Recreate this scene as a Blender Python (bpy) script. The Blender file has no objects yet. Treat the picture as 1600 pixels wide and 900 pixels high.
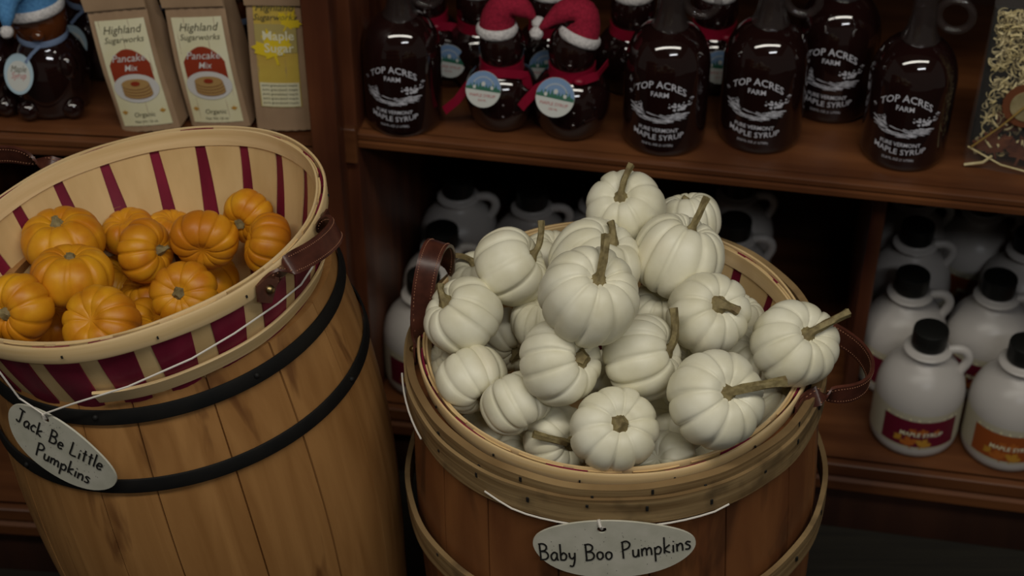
import bpy, bmesh, math, random
from mathutils import Vector, Matrix
from math import sin, cos, pi, radians as R_

# ------------------------------------------------------------------ camera
scene = bpy.context.scene
COL = scene.collection
FPX, PITCH, CAMH = 2700.0, R_(38.5), 1.7
CAM = Vector((0, 0, CAMH))
RIGHT = Vector((1, 0, 0)); UP = Vector((0, sin(PITCH), cos(PITCH))); FWD = Vector((0, cos(PITCH), -sin(PITCH)))
cd = bpy.data.cameras.new('camera'); cam = bpy.data.objects.new('camera', cd); COL.objects.link(cam)
cam.location = CAM; cam.rotation_euler = (pi/2 - PITCH, 0, 0)
cd.sensor_width = 36; cd.lens = FPX/1600*36
cd.dof.use_dof = True; cd.dof.focus_distance = 1.50; cd.dof.aperture_fstop = 7.5
cd.clip_start = 0.05
scene.camera = cam
# ------------------------------------------------------------------ light
scene.view_settings.view_transform = 'Standard'
scene.view_settings.look = 'None'
scene.view_settings.gamma = 1.0
scene.view_settings.exposure = 0.0
scene.view_settings.use_curve_mapping = False
w = bpy.data.worlds.new('room_air'); scene.world = w; w.use_nodes = True
w.node_tree.nodes['Background'].inputs[0].default_value = (1.0, 0.93, 0.82, 1)
w.node_tree.nodes['Background'].inputs[1].default_value = 0.06
def area(name, loc, target, sx, sy, power, col):
    l = bpy.data.lights.new(name, 'AREA'); l.shape = 'RECTANGLE'; l.size = sx; l.size_y = sy
    l.energy = power; l.color = col
    o = bpy.data.objects.new(name, l); COL.objects.link(o); o.location = loc
    o.rotation_euler = (Vector(target) - Vector(loc)).to_track_quat('-Z', 'Y').to_euler()
    return o
area('ceiling_panel_light', (-0.15, 0.30, 2.70), (-0.15, 0.9, 0.5), 3.4, 0.24, 34, (1.0, 0.95, 0.84))
area('ceiling_tube_light', (0.75, -1.0, 2.70), (0.4, 1.6, 0.5), 1.2, 0.12, 11, (0.95, 0.97, 1.0))

# ------------------------------------------------------------------ helpers
def tag(o, label=None, cat=None, group=None, kind=None):
    if label: o['label'] = label
    if cat: o['category'] = cat
    if group: o['group'] = group
    if kind: o['kind'] = kind
    return o
def ray(px, py): return FWD + (px-800)/FPX*RIGHT + (450-py)/FPX*UP
def at_z(px, py, z): d = ray(px, py); return CAM + d*((z-CAM.z)/d.z)
def at_y(px, py, y): d = ray(px, py); return CAM + d*(y/d.y)
def depth(p): return (p-CAM).dot(FWD)
def cam_dir(ax, ay, az): return RIGHT*ax + UP*ay - FWD*az
def thing(name, loc=(0, 0, 0), rot=None, label=None, cat=None, group=None):
    o = bpy.data.objects.new(name, None); COL.objects.link(o); o.empty_display_size = .02
    o.location = loc
    if rot is not None:
        if isinstance(rot, Matrix): o.rotation_euler = rot.to_euler()
        elif isinstance(rot, (int, float)): o.rotation_euler = (0, 0, rot)
        else: o.rotation_euler = rot
    tag(o, label, cat, group); return o
def kids(o): return [c for c in COL.objects if c.parent == o]
def copy_tree(o, parent=None, table=None):
    c = o.copy(); COL.objects.link(c)
    if parent is not None: c.parent = parent
    for ch in (table or {}).get(o.name, []): copy_tree(ch, c, table)
    return c
def tree_of(o):
    t = {}
    for x in COL.objects:
        if x.parent: t.setdefault(x.parent.name, []).append(x)
    return t
def axis_matrix(n, xhint=Vector((1, 0, 0))):
    z = Vector(n).normalized(); x = (xhint - z*xhint.dot(z)).normalized(); y = z.cross(x)
    return Matrix((x, y, z)).transposed()

class MB:
    """collects geometry of one part"""
    def __init__(s): s.v = []; s.f = []; s.m = []; s.cur = 0
    def add(s, vs, fs, m=None):
        b = len(s.v); s.v += [tuple(v) for v in vs]
        for f in fs: s.f.append(tuple(i+b for i in f)); s.m.append(s.cur if m is None else m)
    def box(s, c, sz, M=None, bev=0.0, m=None):
        x, y, z = [k/2 for k in sz]
        if bev <= 0:
            vs = [Vector((a*x, b*y, d*z)) for a in (-1, 1) for b in (-1, 1) for d in (-1, 1)]
            fs = [(0, 1, 3, 2), (4, 6, 7, 5), (0, 4, 5, 1), (2, 3, 7, 6), (0, 2, 6, 4), (1, 5, 7, 3)]
        else:
            bm = bmesh.new(); bmesh.ops.create_cube(bm, size=1)
            for v in bm.verts: v.co = Vector((v.co.x*2*x, v.co.y*2*y, v.co.z*2*z))
            bmesh.ops.bevel(bm, geom=bm.edges[:], offset=bev, segments=3, profile=.5, affect='EDGES')
            bm.verts.ensure_lookup_table(); vs = [v.co.copy() for v in bm.verts]; fs = [[v.index for v in f.verts] for f in bm.faces]; bm.free()
        if M is not None: vs = [M @ v for v in vs]
        s.add([v+Vector(c) for v in vs], fs, m)
    def lathe(s, prof, n=48, closed=False, c=(0, 0, 0), m=None, a0=0, a1=2*pi):
        full = abs(a1-a0-2*pi) < 1e-6; k = n if full else n+1
        vs = []
        for i in range(k):
            a = a0+(a1-a0)*i/n
            for r, z in prof: vs.append((c[0]+r*cos(a), c[1]+r*sin(a), c[2]+z))
        L = len(prof); fs = []
        for i in range(n):
            j = (i+1) % k
            for q in range(L if closed else L-1):
                q2 = (q+1) % L; fs.append((i*L+q, j*L+q, j*L+q2, i*L+q2))
        if closed and not full:
            fs.append(tuple(range(L))); fs.append(tuple(n*L+q for q in reversed(range(L))))
        s.add(vs, fs, m)
    def tube(s, pts, rad, n=10, cap=True, m=None, closed=False):
        pts = [Vector(p) for p in pts]; K = len(pts)
        if not hasattr(rad, '__len__'): rad = [rad]*K
        prev = None; vs = []
        for i, p in enumerate(pts):
            if closed: t = (pts[(i+1) % K]-pts[i-1])
            else: t = pts[min(i+1, K-1)]-pts[max(i-1, 0)]
            t = t.normalized() if t.length > 1e-9 else Vector((0, 0, 1))
            if prev is None:
                u = t.orthogonal().normalized()
            else:
                u = (prev-t*prev.dot(t)); u = u.normalized() if u.length > 1e-6 else t.orthogonal().normalized()
            prev = u; b = t.cross(u)
            for k in range(n):
                a = 2*pi*k/n; vs.append(p+(u*cos(a)+b*sin(a))*rad[i])
        fs = []
        for i in range(K if closed else K-1):
            i2 = (i+1) % K
            for k in range(n): k2 = (k+1) % n; fs.append((i*n+k, i*n+k2, i2*n+k2, i2*n+k))
        if cap and not closed: fs.append(tuple(reversed(range(n)))); fs.append(tuple((K-1)*n+k for k in range(n)))
        s.add(vs, fs, m)
    def strap(s, pts, wd, width, th, m=None, nrm=None):
        """flat strip along pts, width along wd (vector or list), thickness th"""
        pts = [Vector(p) for p in pts]; K = len(pts); vs = []
        for i, p in enumerate(pts):
            t = (pts[min(i+1, K-1)]-pts[max(i-1, 0)]).normalized()
            W = Vector(wd[i] if isinstance(wd, list) else wd); W = (W-t*W.dot(t)).normalized()
            wv = width[i] if hasattr(width, '__len__') else width
            N = t.cross(W)
            for a, b in ((-1, -1), (1, -1), (1, 1), (-1, 1)): vs.append(p+W*a*wv/2+N*b*th/2)
        fs = []
        for i in range(K-1):
            for k in range(4): k2 = (k+1) % 4; fs.append((i*4+k, i*4+k2, i*4+4+k2, i*4+4+k))
        fs.append((3, 2, 1, 0)); fs.append(tuple((K-1)*4+k for k in range(4)))
        s.add(vs, fs, m)
    def ball(s, c, r, n=16, m=None, sc=(1, 1, 1)):
        prof = [(max(1e-5, r*sin(pi*i/n)), -r*cos(pi*i/n)) for i in range(n+1)]
        b = len(s.v); s.lathe(prof, n*2, m=m)
        for i in range(b, len(s.v)):
            x, y, z = s.v[i]; s.v[i] = (x*sc[0]+c[0], y*sc[1]+c[1], z*sc[2]+c[2])
    def build(s, name, mats, parent=None, loc=None, smooth=True, angle=35):
        me = bpy.data.meshes.new(name); me.from_pydata(s.v, [], s.f)
        if not isinstance(mats, (list, tuple)): mats = [mats]
        for mt in mats: me.materials.append(mt)
        me.polygons.foreach_set('material_index', s.m)
        bm = bmesh.new(); bm.from_mesh(me); bmesh.ops.remove_doubles(bm, verts=bm.verts, dist=1e-6)
        bmesh.ops.recalc_face_normals(bm, faces=bm.faces); bm.to_mesh(me); bm.free()
        if smooth:
            me.polygons.foreach_set('use_smooth', [True]*len(me.polygons))
            me.set_sharp_from_angle(angle=R_(angle))
        me.update()
        o = bpy.data.objects.new(name, me); COL.objects.link(o)
        if parent is not None: o.parent = parent
        if loc is not None: o.location = loc
        return o

_txt = {}
def text2d(sx, size=1.0, shear=0.0, bold=0.0):
    key = (sx, shear, bold)
    if key not in _txt:
        cu = bpy.data.curves.new('lettering', 'FONT'); cu.body = sx; cu.align_x = 'CENTER'; cu.shear = shear; cu.offset = bold; cu.resolution_u = 2
        ob = bpy.data.objects.new('lettering', cu); COL.objects.link(ob)
        dg = bpy.context.evaluated_depsgraph_get(); dg.update(); ev = ob.evaluated_get(dg); me = ev.to_mesh()
        vs = [(v.co.x, v.co.y) for v in me.vertices]; fs = [tuple(p.vertices) for p in me.polygons]
        ev.to_mesh_clear(); bpy.data.objects.remove(ob); bpy.data.curves.remove(cu); _txt[key] = (vs, fs)
    vs, fs = _txt[key]
    return [(x*size, y*size) for x, y in vs], fs
def put_text(mb, sx, size, mapf, x0=0, y0=0, shear=0, bold=0, m=None, sxk=1.0, warp=None):
    vs, fs = text2d(sx, size, shear, bold)
    q = []
    for x, y in vs:
        x *= sxk
        if warp: x, y = warp(x, y)
        q.append(mapf(x+x0, y+y0))
    mb.add(q, fs, m)
def put_poly(mb, pts, mapf, m=None):
    c = (sum(p[0] for p in pts)/len(pts), sum(p[1] for p in pts)/len(pts)); out = []
    for i, p in enumerate(pts):
        q = pts[(i+1) % len(pts)]; k = max(1, int(math.hypot(q[0]-p[0], q[1]-p[1])/.004))
        out += [(p[0]+(q[0]-p[0])*j/k, p[1]+(q[1]-p[1])*j/k) for j in range(k)]
    pts = out; n = len(pts); size = max(math.hypot(p[0]-c[0], p[1]-c[1]) for p in pts); R = max(1, min(6, int(size/.004)))
    vs = [mapf(*c)]+[mapf(c[0]+(p[0]-c[0])*j/R, c[1]+(p[1]-c[1])*j/R) for j in range(1, R+1) for p in pts]
    fs = [(0, i+1, (i+1) % n+1) for i in range(n)]
    fs += [(1+(j-1)*n+i, 1+j*n+i, 1+j*n+(i+1) % n, 1+(j-1)*n+(i+1) % n) for j in range(1, R) for i in range(n)]
    mb.add(vs, fs, m)
def cyl_map(R, e=.0005, a0=0.0):
    return lambda u, v: ((R+e)*sin(u/R+a0), -(R+e)*cos(u/R+a0), v)
def leaf_pts(cx, cy, s, rot=0):
    """a maple leaf outline"""
    half = [(0, 1.0), (.13, .62), (.33, .72), (.28, .3), (.62, .5), (.66, .36), (.95, .3), (.78, .12), (.88, -.02), (.4, -.28), (.45, -.42), (.06, -.36), (.05, -.8)]
    pts = half+[(-x, y) for x, y in reversed(half[1:])]
    return [(cx+s*(x*cos(rot)-y*sin(rot)), cy+s*(x*sin(rot)+y*cos(rot))) for x, y in pts]

# ------------------------------------------------------------------ materials
def mat(name, base, rough=.6, spec=.4, **kw):
    m = bpy.data.materials.new(name); m.use_nodes = True; b = m.node_tree.nodes['Principled BSDF']
    b.inputs['Base Color'].default_value = (*base, 1); b.inputs['Roughness'].default_value = rough
    b.inputs['Specular IOR Level'].default_value = spec
    for k, v in kw.items(): b.inputs[k.replace('_', ' ')].default_value = v
    return m
def noisy(name, c1, c2, scale=(8, 8, 8), rough=.6, bump=.1, detail=6, spec=.35, coord='Object', lo=.35, hi=.65, dist=0.0, bump_dist=.002, extra=None, **kw):
    m = mat(name, c1, rough, spec, **kw); nt = m.node_tree; N = nt.nodes; L = nt.links; b = N['Principled BSDF']
    tc = N.new('ShaderNodeTexCoord'); mp = N.new('ShaderNodeMapping'); mp.inputs['Scale'].default_value = scale
    L.new(tc.outputs[coord], mp.inputs[0]); nz = N.new('ShaderNodeTexNoise'); nz.inputs['Scale'].default_value = 1; nz.inputs['Detail'].default_value = detail
    nz.inputs['Distortion'].default_value = dist
    L.new(mp.outputs[0], nz.inputs['Vector']); rp = N.new('ShaderNodeValToRGB')
    rp.color_ramp.elements[0].position = lo; rp.color_ramp.elements[1].position = hi
    rp.color_ramp.elements[0].color = (*c1, 1); rp.color_ramp.elements[1].color = (*c2, 1)
    L.new(nz.outputs['Fac'], rp.inputs[0]); out = rp.outputs[0]
    if extra:  # a second, coarser tint: (colour, scale, lo, hi, strength)
        c3, s3, l3, h3, k3 = extra
        n2 = N.new('ShaderNodeTexNoise'); n2.inputs['Scale'].default_value = 1 if isinstance(s3, tuple) else s3; n2.inputs['Detail'].default_value = 3
        if isinstance(s3, tuple):
            m3 = N.new('ShaderNodeMapping'); m3.inputs['Scale'].default_value = s3; n2.inputs['Scale'].default_value = 1; n2.inputs['Distortion'].default_value = .8; L.new(tc.outputs[coord], m3.inputs[0]); L.new(m3.outputs[0], n2.inputs['Vector'])
        else: L.new(tc.outputs[coord], n2.inputs['Vector'])
        mr = N.new('ShaderNodeMapRange'); mr.inputs[1].default_value = l3; mr.inputs[2].default_value = h3; mr.inputs[4].default_value = k3
        L.new(n2.outputs['Fac'], mr.inputs[0]); mx = N.new('ShaderNodeMix'); mx.data_type = 'RGBA'
        L.new(mr.outputs[0], mx.inputs[0]); L.new(out, mx.inputs[6]); mx.inputs[7].default_value = (*c3, 1); out = mx.outputs[2]
    L.new(out, b.inputs['Base Color'])
    if bump:
        bp = N.new('ShaderNodeBump'); bp.inputs['Strength'].default_value = bump; bp.inputs['Distance'].default_value = bump_dist
        L.new(nz.outputs['Fac'], bp.inputs['Height']); L.new(bp.outputs[0], b.inputs['Normal'])
    return m
M = {}
M['case'] = noisy('cherry_stained_wood', (.085, .028, .010), (.16, .058, .020), (3, 30, 30), .38, .08, extra=((.05, .016, .007), 5, .5, .7, .7))
M['case_v'] = noisy('cherry_stained_upright', (.075, .022, .010), (.14, .045, .018), (30, 30, 3), .4, .08, extra=((.045, .014, .007), 5, .5, .7, .7))
M['case_dark'] = noisy('dark_stained_back', (.03, .011, .006), (.05, .018, .009), (25, 25, 3), .6, .05)
M['floor'] = noisy('dark_floor_mat', (.012, .010, .007), (.020, .017, .011), (4, 120, 4), .85, .3)
M['ceiling'] = noisy('off_white_ceiling', (.32, .29, .25), (.36, .33, .28), (4, 4, 4), .9, .02)
M['wall'] = noisy('dark_wall_paint', (.03, .02, .014), (.036, .024, .017), (6, 6, 6), .8, .05)
M['barrel_pine'] = noisy('honey_pine_staves', (.27, .125, .038), (.37, .185, .062), (50, 50, 4.0), .42, .15, dist=.6, extra=((.12, .045, .014), (30, 30, 5), .60, .70, .8))
M['barrel_red'] = noisy('red_brown_staves', (.15, .052, .018), (.25, .098, .032), (20, 20, 2.6), .45, .15, dist=.8, extra=((.06, .022, .010), (24, 24, 6), .55, .68, .8))
M['hoop_black'] = noisy('black_painted_hoop', (.006, .006, .006), (.010, .009, .008), (30, 30, 60), .6, .05, spec=.2)
M['hoop_wood'] = noisy('weathered_wood_hoop', (.16, .095, .037), (.30, .20, .090), (7, 7, 190), .65, .35, detail=4, extra=((.08, .05, .022), 24, .55, .7, .8))
M['splint'] = noisy('pale_basket_splint', (.55, .37, .165), (.66, .47, .23), (30, 30, 5), .5, .06, extra=((.42, .25, .095), 9, .52, .75, .5))
M['band'] = noisy('pale_basket_band', (.60, .42, .20), (.72, .53, .29), (5, 5, 120), .5, .10, extra=((.46, .28, .12), 14, .6, .75, .5))
M['maroon'] = noisy('maroon_stained_splint', (.130, .006, .022), (.20, .012, .036), (40, 40, 6), .45, .06)
M['leather'] = noisy('dark_brown_leather', (.045, .014, .009), (.085, .026, .016), (60, 60, 60), .32, .10)
M['stitch'] = mat('tan_thread', (.35, .16, .09), .7)
M['brass'] = mat('aged_brass', (.30, .22, .10), .35, Metallic=1.0)
M['string'] = mat('white_cotton_string', (.62, .58, .52), .8)
M['tag_card'] = noisy('grey_white_tag', (.43, .42, .34), (.52, .50, .42), (40, 40, 40), .7, .05)
M['ink'] = mat('black_marker_ink', (.010, .009, .008), .6)
M['white_skin'] = noisy('cream_white_pumpkin_skin', (.66, .62, .45), (.78, .75, .60), (26, 26, 26), .45, .30, extra=((.62, .48, .24), 12, .60, .80, .55), bump_dist=.0015)
M['orange_skin'] = noisy('orange_pumpkin_skin', (.50, .165, .006), (.68, .32, .012), (30, 30, 30), .42, .25, extra=((.40, .08, .004), 14, .5, .72, .8), bump_dist=.0015)
M['stem'] = noisy('dry_green_brown_stem', (.12, .09, .035), (.25, .20, .09), (150, 150, 150), .7, .5, extra=((.10, .045, .018), 30, .5, .65, .8))
M['syrup'] = mat('dark_maple_syrup_in_glass', (.012, .004, .0035), .06, .55, Coat_Weight=.6, Coat_Roughness=.03)
M['amber'] = mat('amber_glass', (.10, .028, .008), .08, .55, Coat_Weight=.5)
M['clear_glass'] = mat('clear_glass', (.045, .034, .032), .05, 1.0, Alpha=.36)
M['print'] = mat('white_glass_print', (.60, .60, .66), .6)
M['red_felt'] = noisy('crimson_felt', (.20, .004, .020), (.30, .008, .032), (300, 300, 300), .9, .4)
M['blue_felt'] = noisy('sky_blue_felt', (.06, .19, .40), (.09, .26, .50), (300, 300, 300), .9, .4)
M['white_fluff'] = noisy('white_fluff', (.48, .46, .46), (.66, .63, .62), (260, 260, 260), .95, .8)
M['ribbon'] = mat('crimson_ribbon', (.22, .004, .022), .4)
M['ribbon_blue'] = mat('pale_blue_ribbon', (.20, .27, .42), .4)
M['tag_white'] = mat('white_gift_tag', (.52, .53, .50), .5)
M['tag_sky'] = mat('gift_tag_sky_blue', (.15, .25, .42), .5)
M['tag_green'] = mat('gift_tag_tree_green', (.02, .12, .07), .5)
M['tag_red'] = mat('gift_tag_red_print', (.45, .12, .12), .5)
M['tag_pale'] = mat('pale_blue_gift_tag', (.36, .48, .55), .5)
M['kraft'] = noisy('kraft_paper', (.31, .20, .12), (.39, .26, .155), (14, 14, 14), .65, .25, bump_dist=.004)
M['lab_cream'] = noisy('cream_label_paper', (.66, .60, .33), (.80, .77, .60), (7, 7, 7), .5, .02)
M['lab_red'] = mat('brick_red_label', (.28, .035, .012), .5)
M['lab_dark'] = mat('dark_label_print', (.10, .09, .05), .5)
M['lab_white'] = mat('white_label_print', (.62, .60, .58), .5)
M['pancake'] = mat('pancake_tan', (.42, .25, .09), .6)
M['pancake_edge'] = mat('pancake_brown_edge', (.20, .085, .03), .6)
M['lab_yellow'] = noisy('yellow_label_paper', (.50, .33, .06), (.62, .46, .08), (14, 14, 14), .5, .02)
M['lab_bright'] = mat('bright_yellow_leaf_print', (.72, .52, .02), .5)
M['lab_tan'] = mat('tan_yellow_label', (.42, .33, .11), .5)
M['jug'] = noisy('milky_white_plastic', (.46, .43, .40), (.50, .47, .44), (10, 10, 10), .33, .02, Subsurface_Weight=0.0)
M['cap'] = mat('black_ribbed_cap', (.007, .007, .006), .45)
M['jl_cream'] = mat('jug_label_cream', (.47, .43, .32), .45)
M['jl_maroon'] = mat('jug_label_maroon', (.13, .006, .022), .5)
M['jl_orange'] = mat('jug_label_burnt_orange', (.30, .07, .014), .5)
M['jl_leaf'] = mat('jug_label_leaf_orange', (.42, .12, .02), .5)
M['jl_gold'] = mat('jug_label_leaf_gold', (.48, .24, .03), .5)
M['straw'] = noisy('pale_straw_shred', (.52, .42, .19), (.68, .58, .33), (60, 60, 60), .6, .1)
M['film'] = mat('clear_cellophane', (.5, .48, .46), .08, .6, Alpha=.06)
M['candy'] = noisy('caramel_brown_candy', (.07, .018, .009), (.16, .05, .02), (50, 50, 50), .3, .1)
M['seal_ring'] = mat('copper_brown_seal', (.22, .075, .035), .35, Metallic=.3)
M['seal'] = noisy('gold_foil_seal', (.34, .27, .13), (.45, .37, .2), (90, 90, 90), .4, .2, Metallic=.3)
M['gold_cord'] = mat('gold_cord', (.55, .36, .10), .4, Metallic=.5)
M['black_board'] = mat('black_card', (.006, .006, .006), .5)

# ------------------------------------------------------------------ the room
mb = MB(); mb.box((0, 1.2, -.01), (6, 5, .02)); tag(mb.build('floor', M['floor'], smooth=False), kind='structure')
mb = MB(); mb.box((0, .7, 2.81), (6, 6, .02)); tag(mb.build('ceiling', M['ceiling'], smooth=False), kind='structure')
mb = MB(); mb.box((0, 2.45, 1.4), (6, .06, 2.8)); tag(mb.build('wall_back', M['wall'], smooth=False), kind='structure')

ZS, ZL = .566, .127            # tops of the upper and the lower shelf
def shelf_board(parent, name, L, D, zt, th, x0=0.0, nose=True):
    """a board with a two-step moulded front edge; its front edge is at y=0, it runs back along +y"""
    mb = MB(); mb.box((x0+L/2, D/2+.004, zt-th/2), (L, D-.008, th), bev=.001)
    if nose:
        prof = [(.012, 0), (.002, 0), (-.001, -.002), (-.001, -th*.42), (.0025, -th*.47), (.0025, -th*.56), (-.0035, -th*.62), (-.0035, -th*.95), (0, -th*1.02), (.012, -th*1.02)]
        K = len(prof); vs = [(x0, y, zt+z) for y, z in prof]+[(x0+L, y, zt+z) for y, z in prof]
        fs = [(i, (i+1) % K, K+(i+1) % K, K+i) for i in range(K)]+[tuple(range(K)), tuple(K+i for i in reversed(range(K)))]
        mb.add(vs, fs)
    return mb.build(name, M['case'], parent)
def upright(parent, x, w_, D, z0, z1, name='side_panel', y0=-.004, mt='case_v'):
    mb = MB(); mb.box((x+w_/2, y0+D/2, (z0+z1)/2), (w_, D, z1-z0), bev=.003); return mb.build(name, M[mt], parent)

A_R = R_(-10.3)
case = thing('shelf_case', (-.183, 1.722, 0), A_R, 'dark cherry wooden shelf case holding the maple syrup bottles, behind the white pumpkin barrel', 'shelf case')
LEN = 1.05
upright(case, -.034, .034, .50, 0, .98)
upright(case, LEN, .034, .50, 0, .98)
shelf_board(case, 'shelf', LEN, .45, ZS, .019)
shelf_board(case, 'shelf', LEN, .48, ZL, .045)
shelf_board(case, 'shelf', LEN, .40, .98, .02)
mb = MB(); mb.box((LEN/2, .488, .49), (LEN, .012, .98)); mb.build('back_panel', M['case_dark'], case)
mb = MB(); mb.box((LEN/2, .02, .041), (LEN, .018, .082), bev=.001); mb.build('plinth', M['case_dark'], case)
# moulding block where the upper shelf meets the side panel
mb = MB(); mb.box((-.017, -.008, ZS-.012), (.036, .012, .05), bev=.003); mb.build('corner_block', M['case'], case)
CI = Matrix.Rotation(A_R, 4, 'Z'); CI.translation = (-.183, 1.722, 0); CINV = CI.inverted()
q = CINV @ at_z(1327, 615, ZL)
upright(case, q.x-.009, .018, .485-q.y, ZL, ZS-.019, 'divider', y0=q.y)

A_L = R_(-5.0)
O_L = at_z(0, 213, ZS); 
case2 = thing('shelf_case', (O_L.x-.12, O_L.y+.0105, 0), A_L, 'dark wooden shelf case holding the kraft paper bags, behind the orange pumpkin basket', 'shelf case')
L2 = (-.237-(O_L.x-.12))/cos(A_L)+.004
upright(case2, L2, .032, .46, 0, .98)
upright(case2, -.032, .032, .46, 0, .98)
shelf_board(case2, 'shelf', L2, .42, ZS, .022)
lo = shelf_board(case2, 'shelf', L2+.3, .62, ZL, .045, x0=-.3); lo.location = (0, -.185, 0)
shelf_board(case2, 'shelf', L2, .40, .98, .02)
mb = MB(); mb.box((L2/2, .448, .49), (L2, .012, .98)); mb.build('back_panel', M['case_dark'], case2)
mb = MB(); mb.box((L2/2-.15, -.165, .041), (L2+.3, .018, .082), bev=.001); mb.build('plinth', M['case_dark'], case2)

# ------------------------------------------------------------------ barrels
def interp(tab, z):
    for (z0, r0), (z1, r1) in zip(tab, tab[1:]):
        if z1 <= z <= z0: t = (z-z0)/(z1-z0); return r0+(r1-r0)*t
    return tab[-1][1] if z < tab[-1][0] else tab[0][1]
def smooth_tab(tab, n):
    z0, z1 = tab[0][0], tab[-1][0]; out = []
    zs = [z0+(z1-z0)*i/n for i in range(n+1)]
    rs = [interp(tab, z) for z in zs]
    for _ in range(6): rs = [rs[0]]+[(rs[i-1]+2*rs[i]+rs[i+1])/4 for i in range(1, n)]+[rs[-1]]
    return list(zip(zs, rs))
def barrel(name, C, n, tab, length, nst, mt, seed, label):
    """C the centre of the hoop line at local height 'length'; tab (z below C, radius)"""
    rnd = random.Random(seed); Mx = axis_matrix(n); base = Vector(C)-Mx.col[2]*length
    t = thing(name, base, Mx, label, 'barrel')
    prof = smooth_tab(tab, 40)
    # staves: one shell with grooves at the seams
    edges = []; a = 0
    ws = [rnd.uniform(.8, 1.25) for _ in range(nst)]; tot = sum(ws)
    for w_ in ws: edges.append(a); a += 2*pi*w_/tot
    cols = []
    for i, e in enumerate(edges):
        nx = edges[i+1] if i+1 < nst else 2*pi
        off = rnd.uniform(-.0006, .0006)
        for k, fr in enumerate((0.012, .03, .2, .4, .6, .8, .97, .988)):
            a_ = e+(nx-e)*fr
            flat = cos((nx-e)/2*.35)/cos((fr-.5)*(nx-e)*.35)
            dr = -.0016 if k in (0, 7) and False else 0
            cols.append((a_, flat, off+dr))
        cols.append((nx, .9915 if True else 1, -.0012))
    mb = MB(); K = len(cols); P = len(prof); th = .011; vs = []; fs = []
    for a_, fl, off in cols:
        for z, r in prof: rr = r*fl+off; vs.append((rr*cos(a_), rr*sin(a_), z+length))
        for z, r in reversed(prof): rr = r-th; vs.append((rr*cos(a_), rr*sin(a_), z+length))
    T = 2*P
    for i in range(K):
        j = (i+1) % K
        for q_ in range(T): q2 = (q_+1) % T; fs.append((i*T+q_, j*T+q_, j*T+q2, i*T+q2))
    mb.add(vs, fs); mb.build('staves', mt, t, angle=25)
    mb = MB(); rb = interp(tab, tab[-1][0])-.010
    mb.lathe([(0.0001, 0.012), (rb, .012), (rb, .026), (0.0001, .026)], 48, closed=True); mb.build('barrel_bottom', mt, t)
    return t, Mx
def hoop(parent, tab, length, z0, z1, mt, th=.0025, gap=.0008, name='hoop', rivets=None, wob=0):
    mb = MB(); r0, r1 = interp(tab, z0)+gap, interp(tab, z1)+gap
    prof = [(r0, z0+length), (r0+th*.8, z0+length-.0004), (r0+th, z0+length-.0015), (r1+th, z1+length+.0015), (r1+th*.8, z1+length+.0004), (r1, z1+length)]
    mb.lathe(prof, 128, closed=True); o = mb.build(name, mt, parent, angle=50)
    if rivets:
        for a, z in rivets:
            r = interp(tab, z)+gap+th; m2 = MB(); m2.ball((r*cos(a), r*sin(a), z+length), .0028, 8, sc=(1, 1, 1)); m2.build('rivet', M['hoop_black'], o)
    return o
# left barrel, black steel hoops, leaning a little
LBn = Vector((-.137, .045, 1)).normalized(); LBc = Vector((-.3250, 1.2475, .7060)); LBlen = .691
LBtab = [(.009, .1630), (0, .1645), (-.05, .1735), (-.10, .1785), (-.16, .1815), (-.22, .181), (-.30, .1745), (-.40, .162), (-.55, .147), (-.691, .136)]
lb, LBM = barrel('wooden_barrel', LBc, LBn, LBtab, LBlen, 19, M['barrel_pine'], 4, 'honey pine barrel with black hoops, under the basket of orange pumpkins')
hoop(lb, LBtab, LBlen, -.0035, -.0175, M['hoop_black'], .0022, .0015, rivets=[(-.9, -.009), (-1.75, -.009)])
hoop(lb, LBtab, LBlen, -.0735, -.0875, M['hoop_black'], .0022, .0012, rivets=[(-.35, -.08), (-2.3, -.08)])
hoop(lb, LBtab, LBlen, -.50, -.515, M['hoop_black'], .0022, .0012)
hoop(lb, LBtab, LBlen, -.64, -.66, M['hoop_black'], .0022, .0012)
# right barrel, wooden strap hoops
RBn = Vector((-.038, -.002, 1)).normalized(); RBc = Vector((.0955, 1.232, .655)); RBlen = .65
RBtab = [(-.010, .1898), (-.05, .1925), (-.12, .1965), (-.2, .1985), (-.28, .197), (-.38, .190), (-.5, .176), (-.65, .158)]
rb_, RBM = barrel('wooden_barrel', RBc, RBn, RBtab, RBlen, 17, M['barrel_red'], 9, 'red-brown wooden barrel with wooden strap hoops, under the basket of white pumpkins')
def wood_hoop(parent, r, z0, z1, th, seed, name='strap_hoop', lap=None):
    rnd = random.Random(seed); mb = MB(); n = 160; rows = [(0, 0), (th, -.0006), (th*1.05, .25), (th*.95, .5), (th*1.02, .75), (th, 1.0006), (0, 1)]
    ph = [rnd.uniform(0, 6) for _ in range(4)]; vs = []
    for i in range(n):
        a = 2*pi*i/n; wz = .0012*sin(3*a+ph[0])+.0007*sin(11*a+ph[1]); wr = .0006*sin(5*a+ph[2])+.0003*sin(17*a+ph[3])
        for d, f in rows: rr = r+d+wr; vs.append((rr*cos(a), rr*sin(a), z0+(z1-z0)*max(0, min(1, f))+wz*(1 if f > .4 else .5)))
    K = len(rows); mb.add(vs, [(i*K+k, ((i+1) % n)*K+k, ((i+1) % n)*K+(k+1) % K, i*K+(k+1) % K) for i in range(n) for k in range(K)])
    o = mb.build(name, M['hoop_wood'], parent, angle=40)
    for k in range(9):
        a = -2.55+k*.27+rnd.uniform(-.04, .04); rr = r+th+.0003; zz = z0+(z1-z0)*rnd.uniform(.15, .6)
        m2 = MB(); m2.box((rr*cos(a), rr*sin(a), zz), (.0016, .0022, .0050 if k % 3 else .0024), M=Matrix.Rotation(a, 3, 'Z'))
        m2.build('staple', M['ink'], o)
    return o
L_ = RBlen
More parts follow.
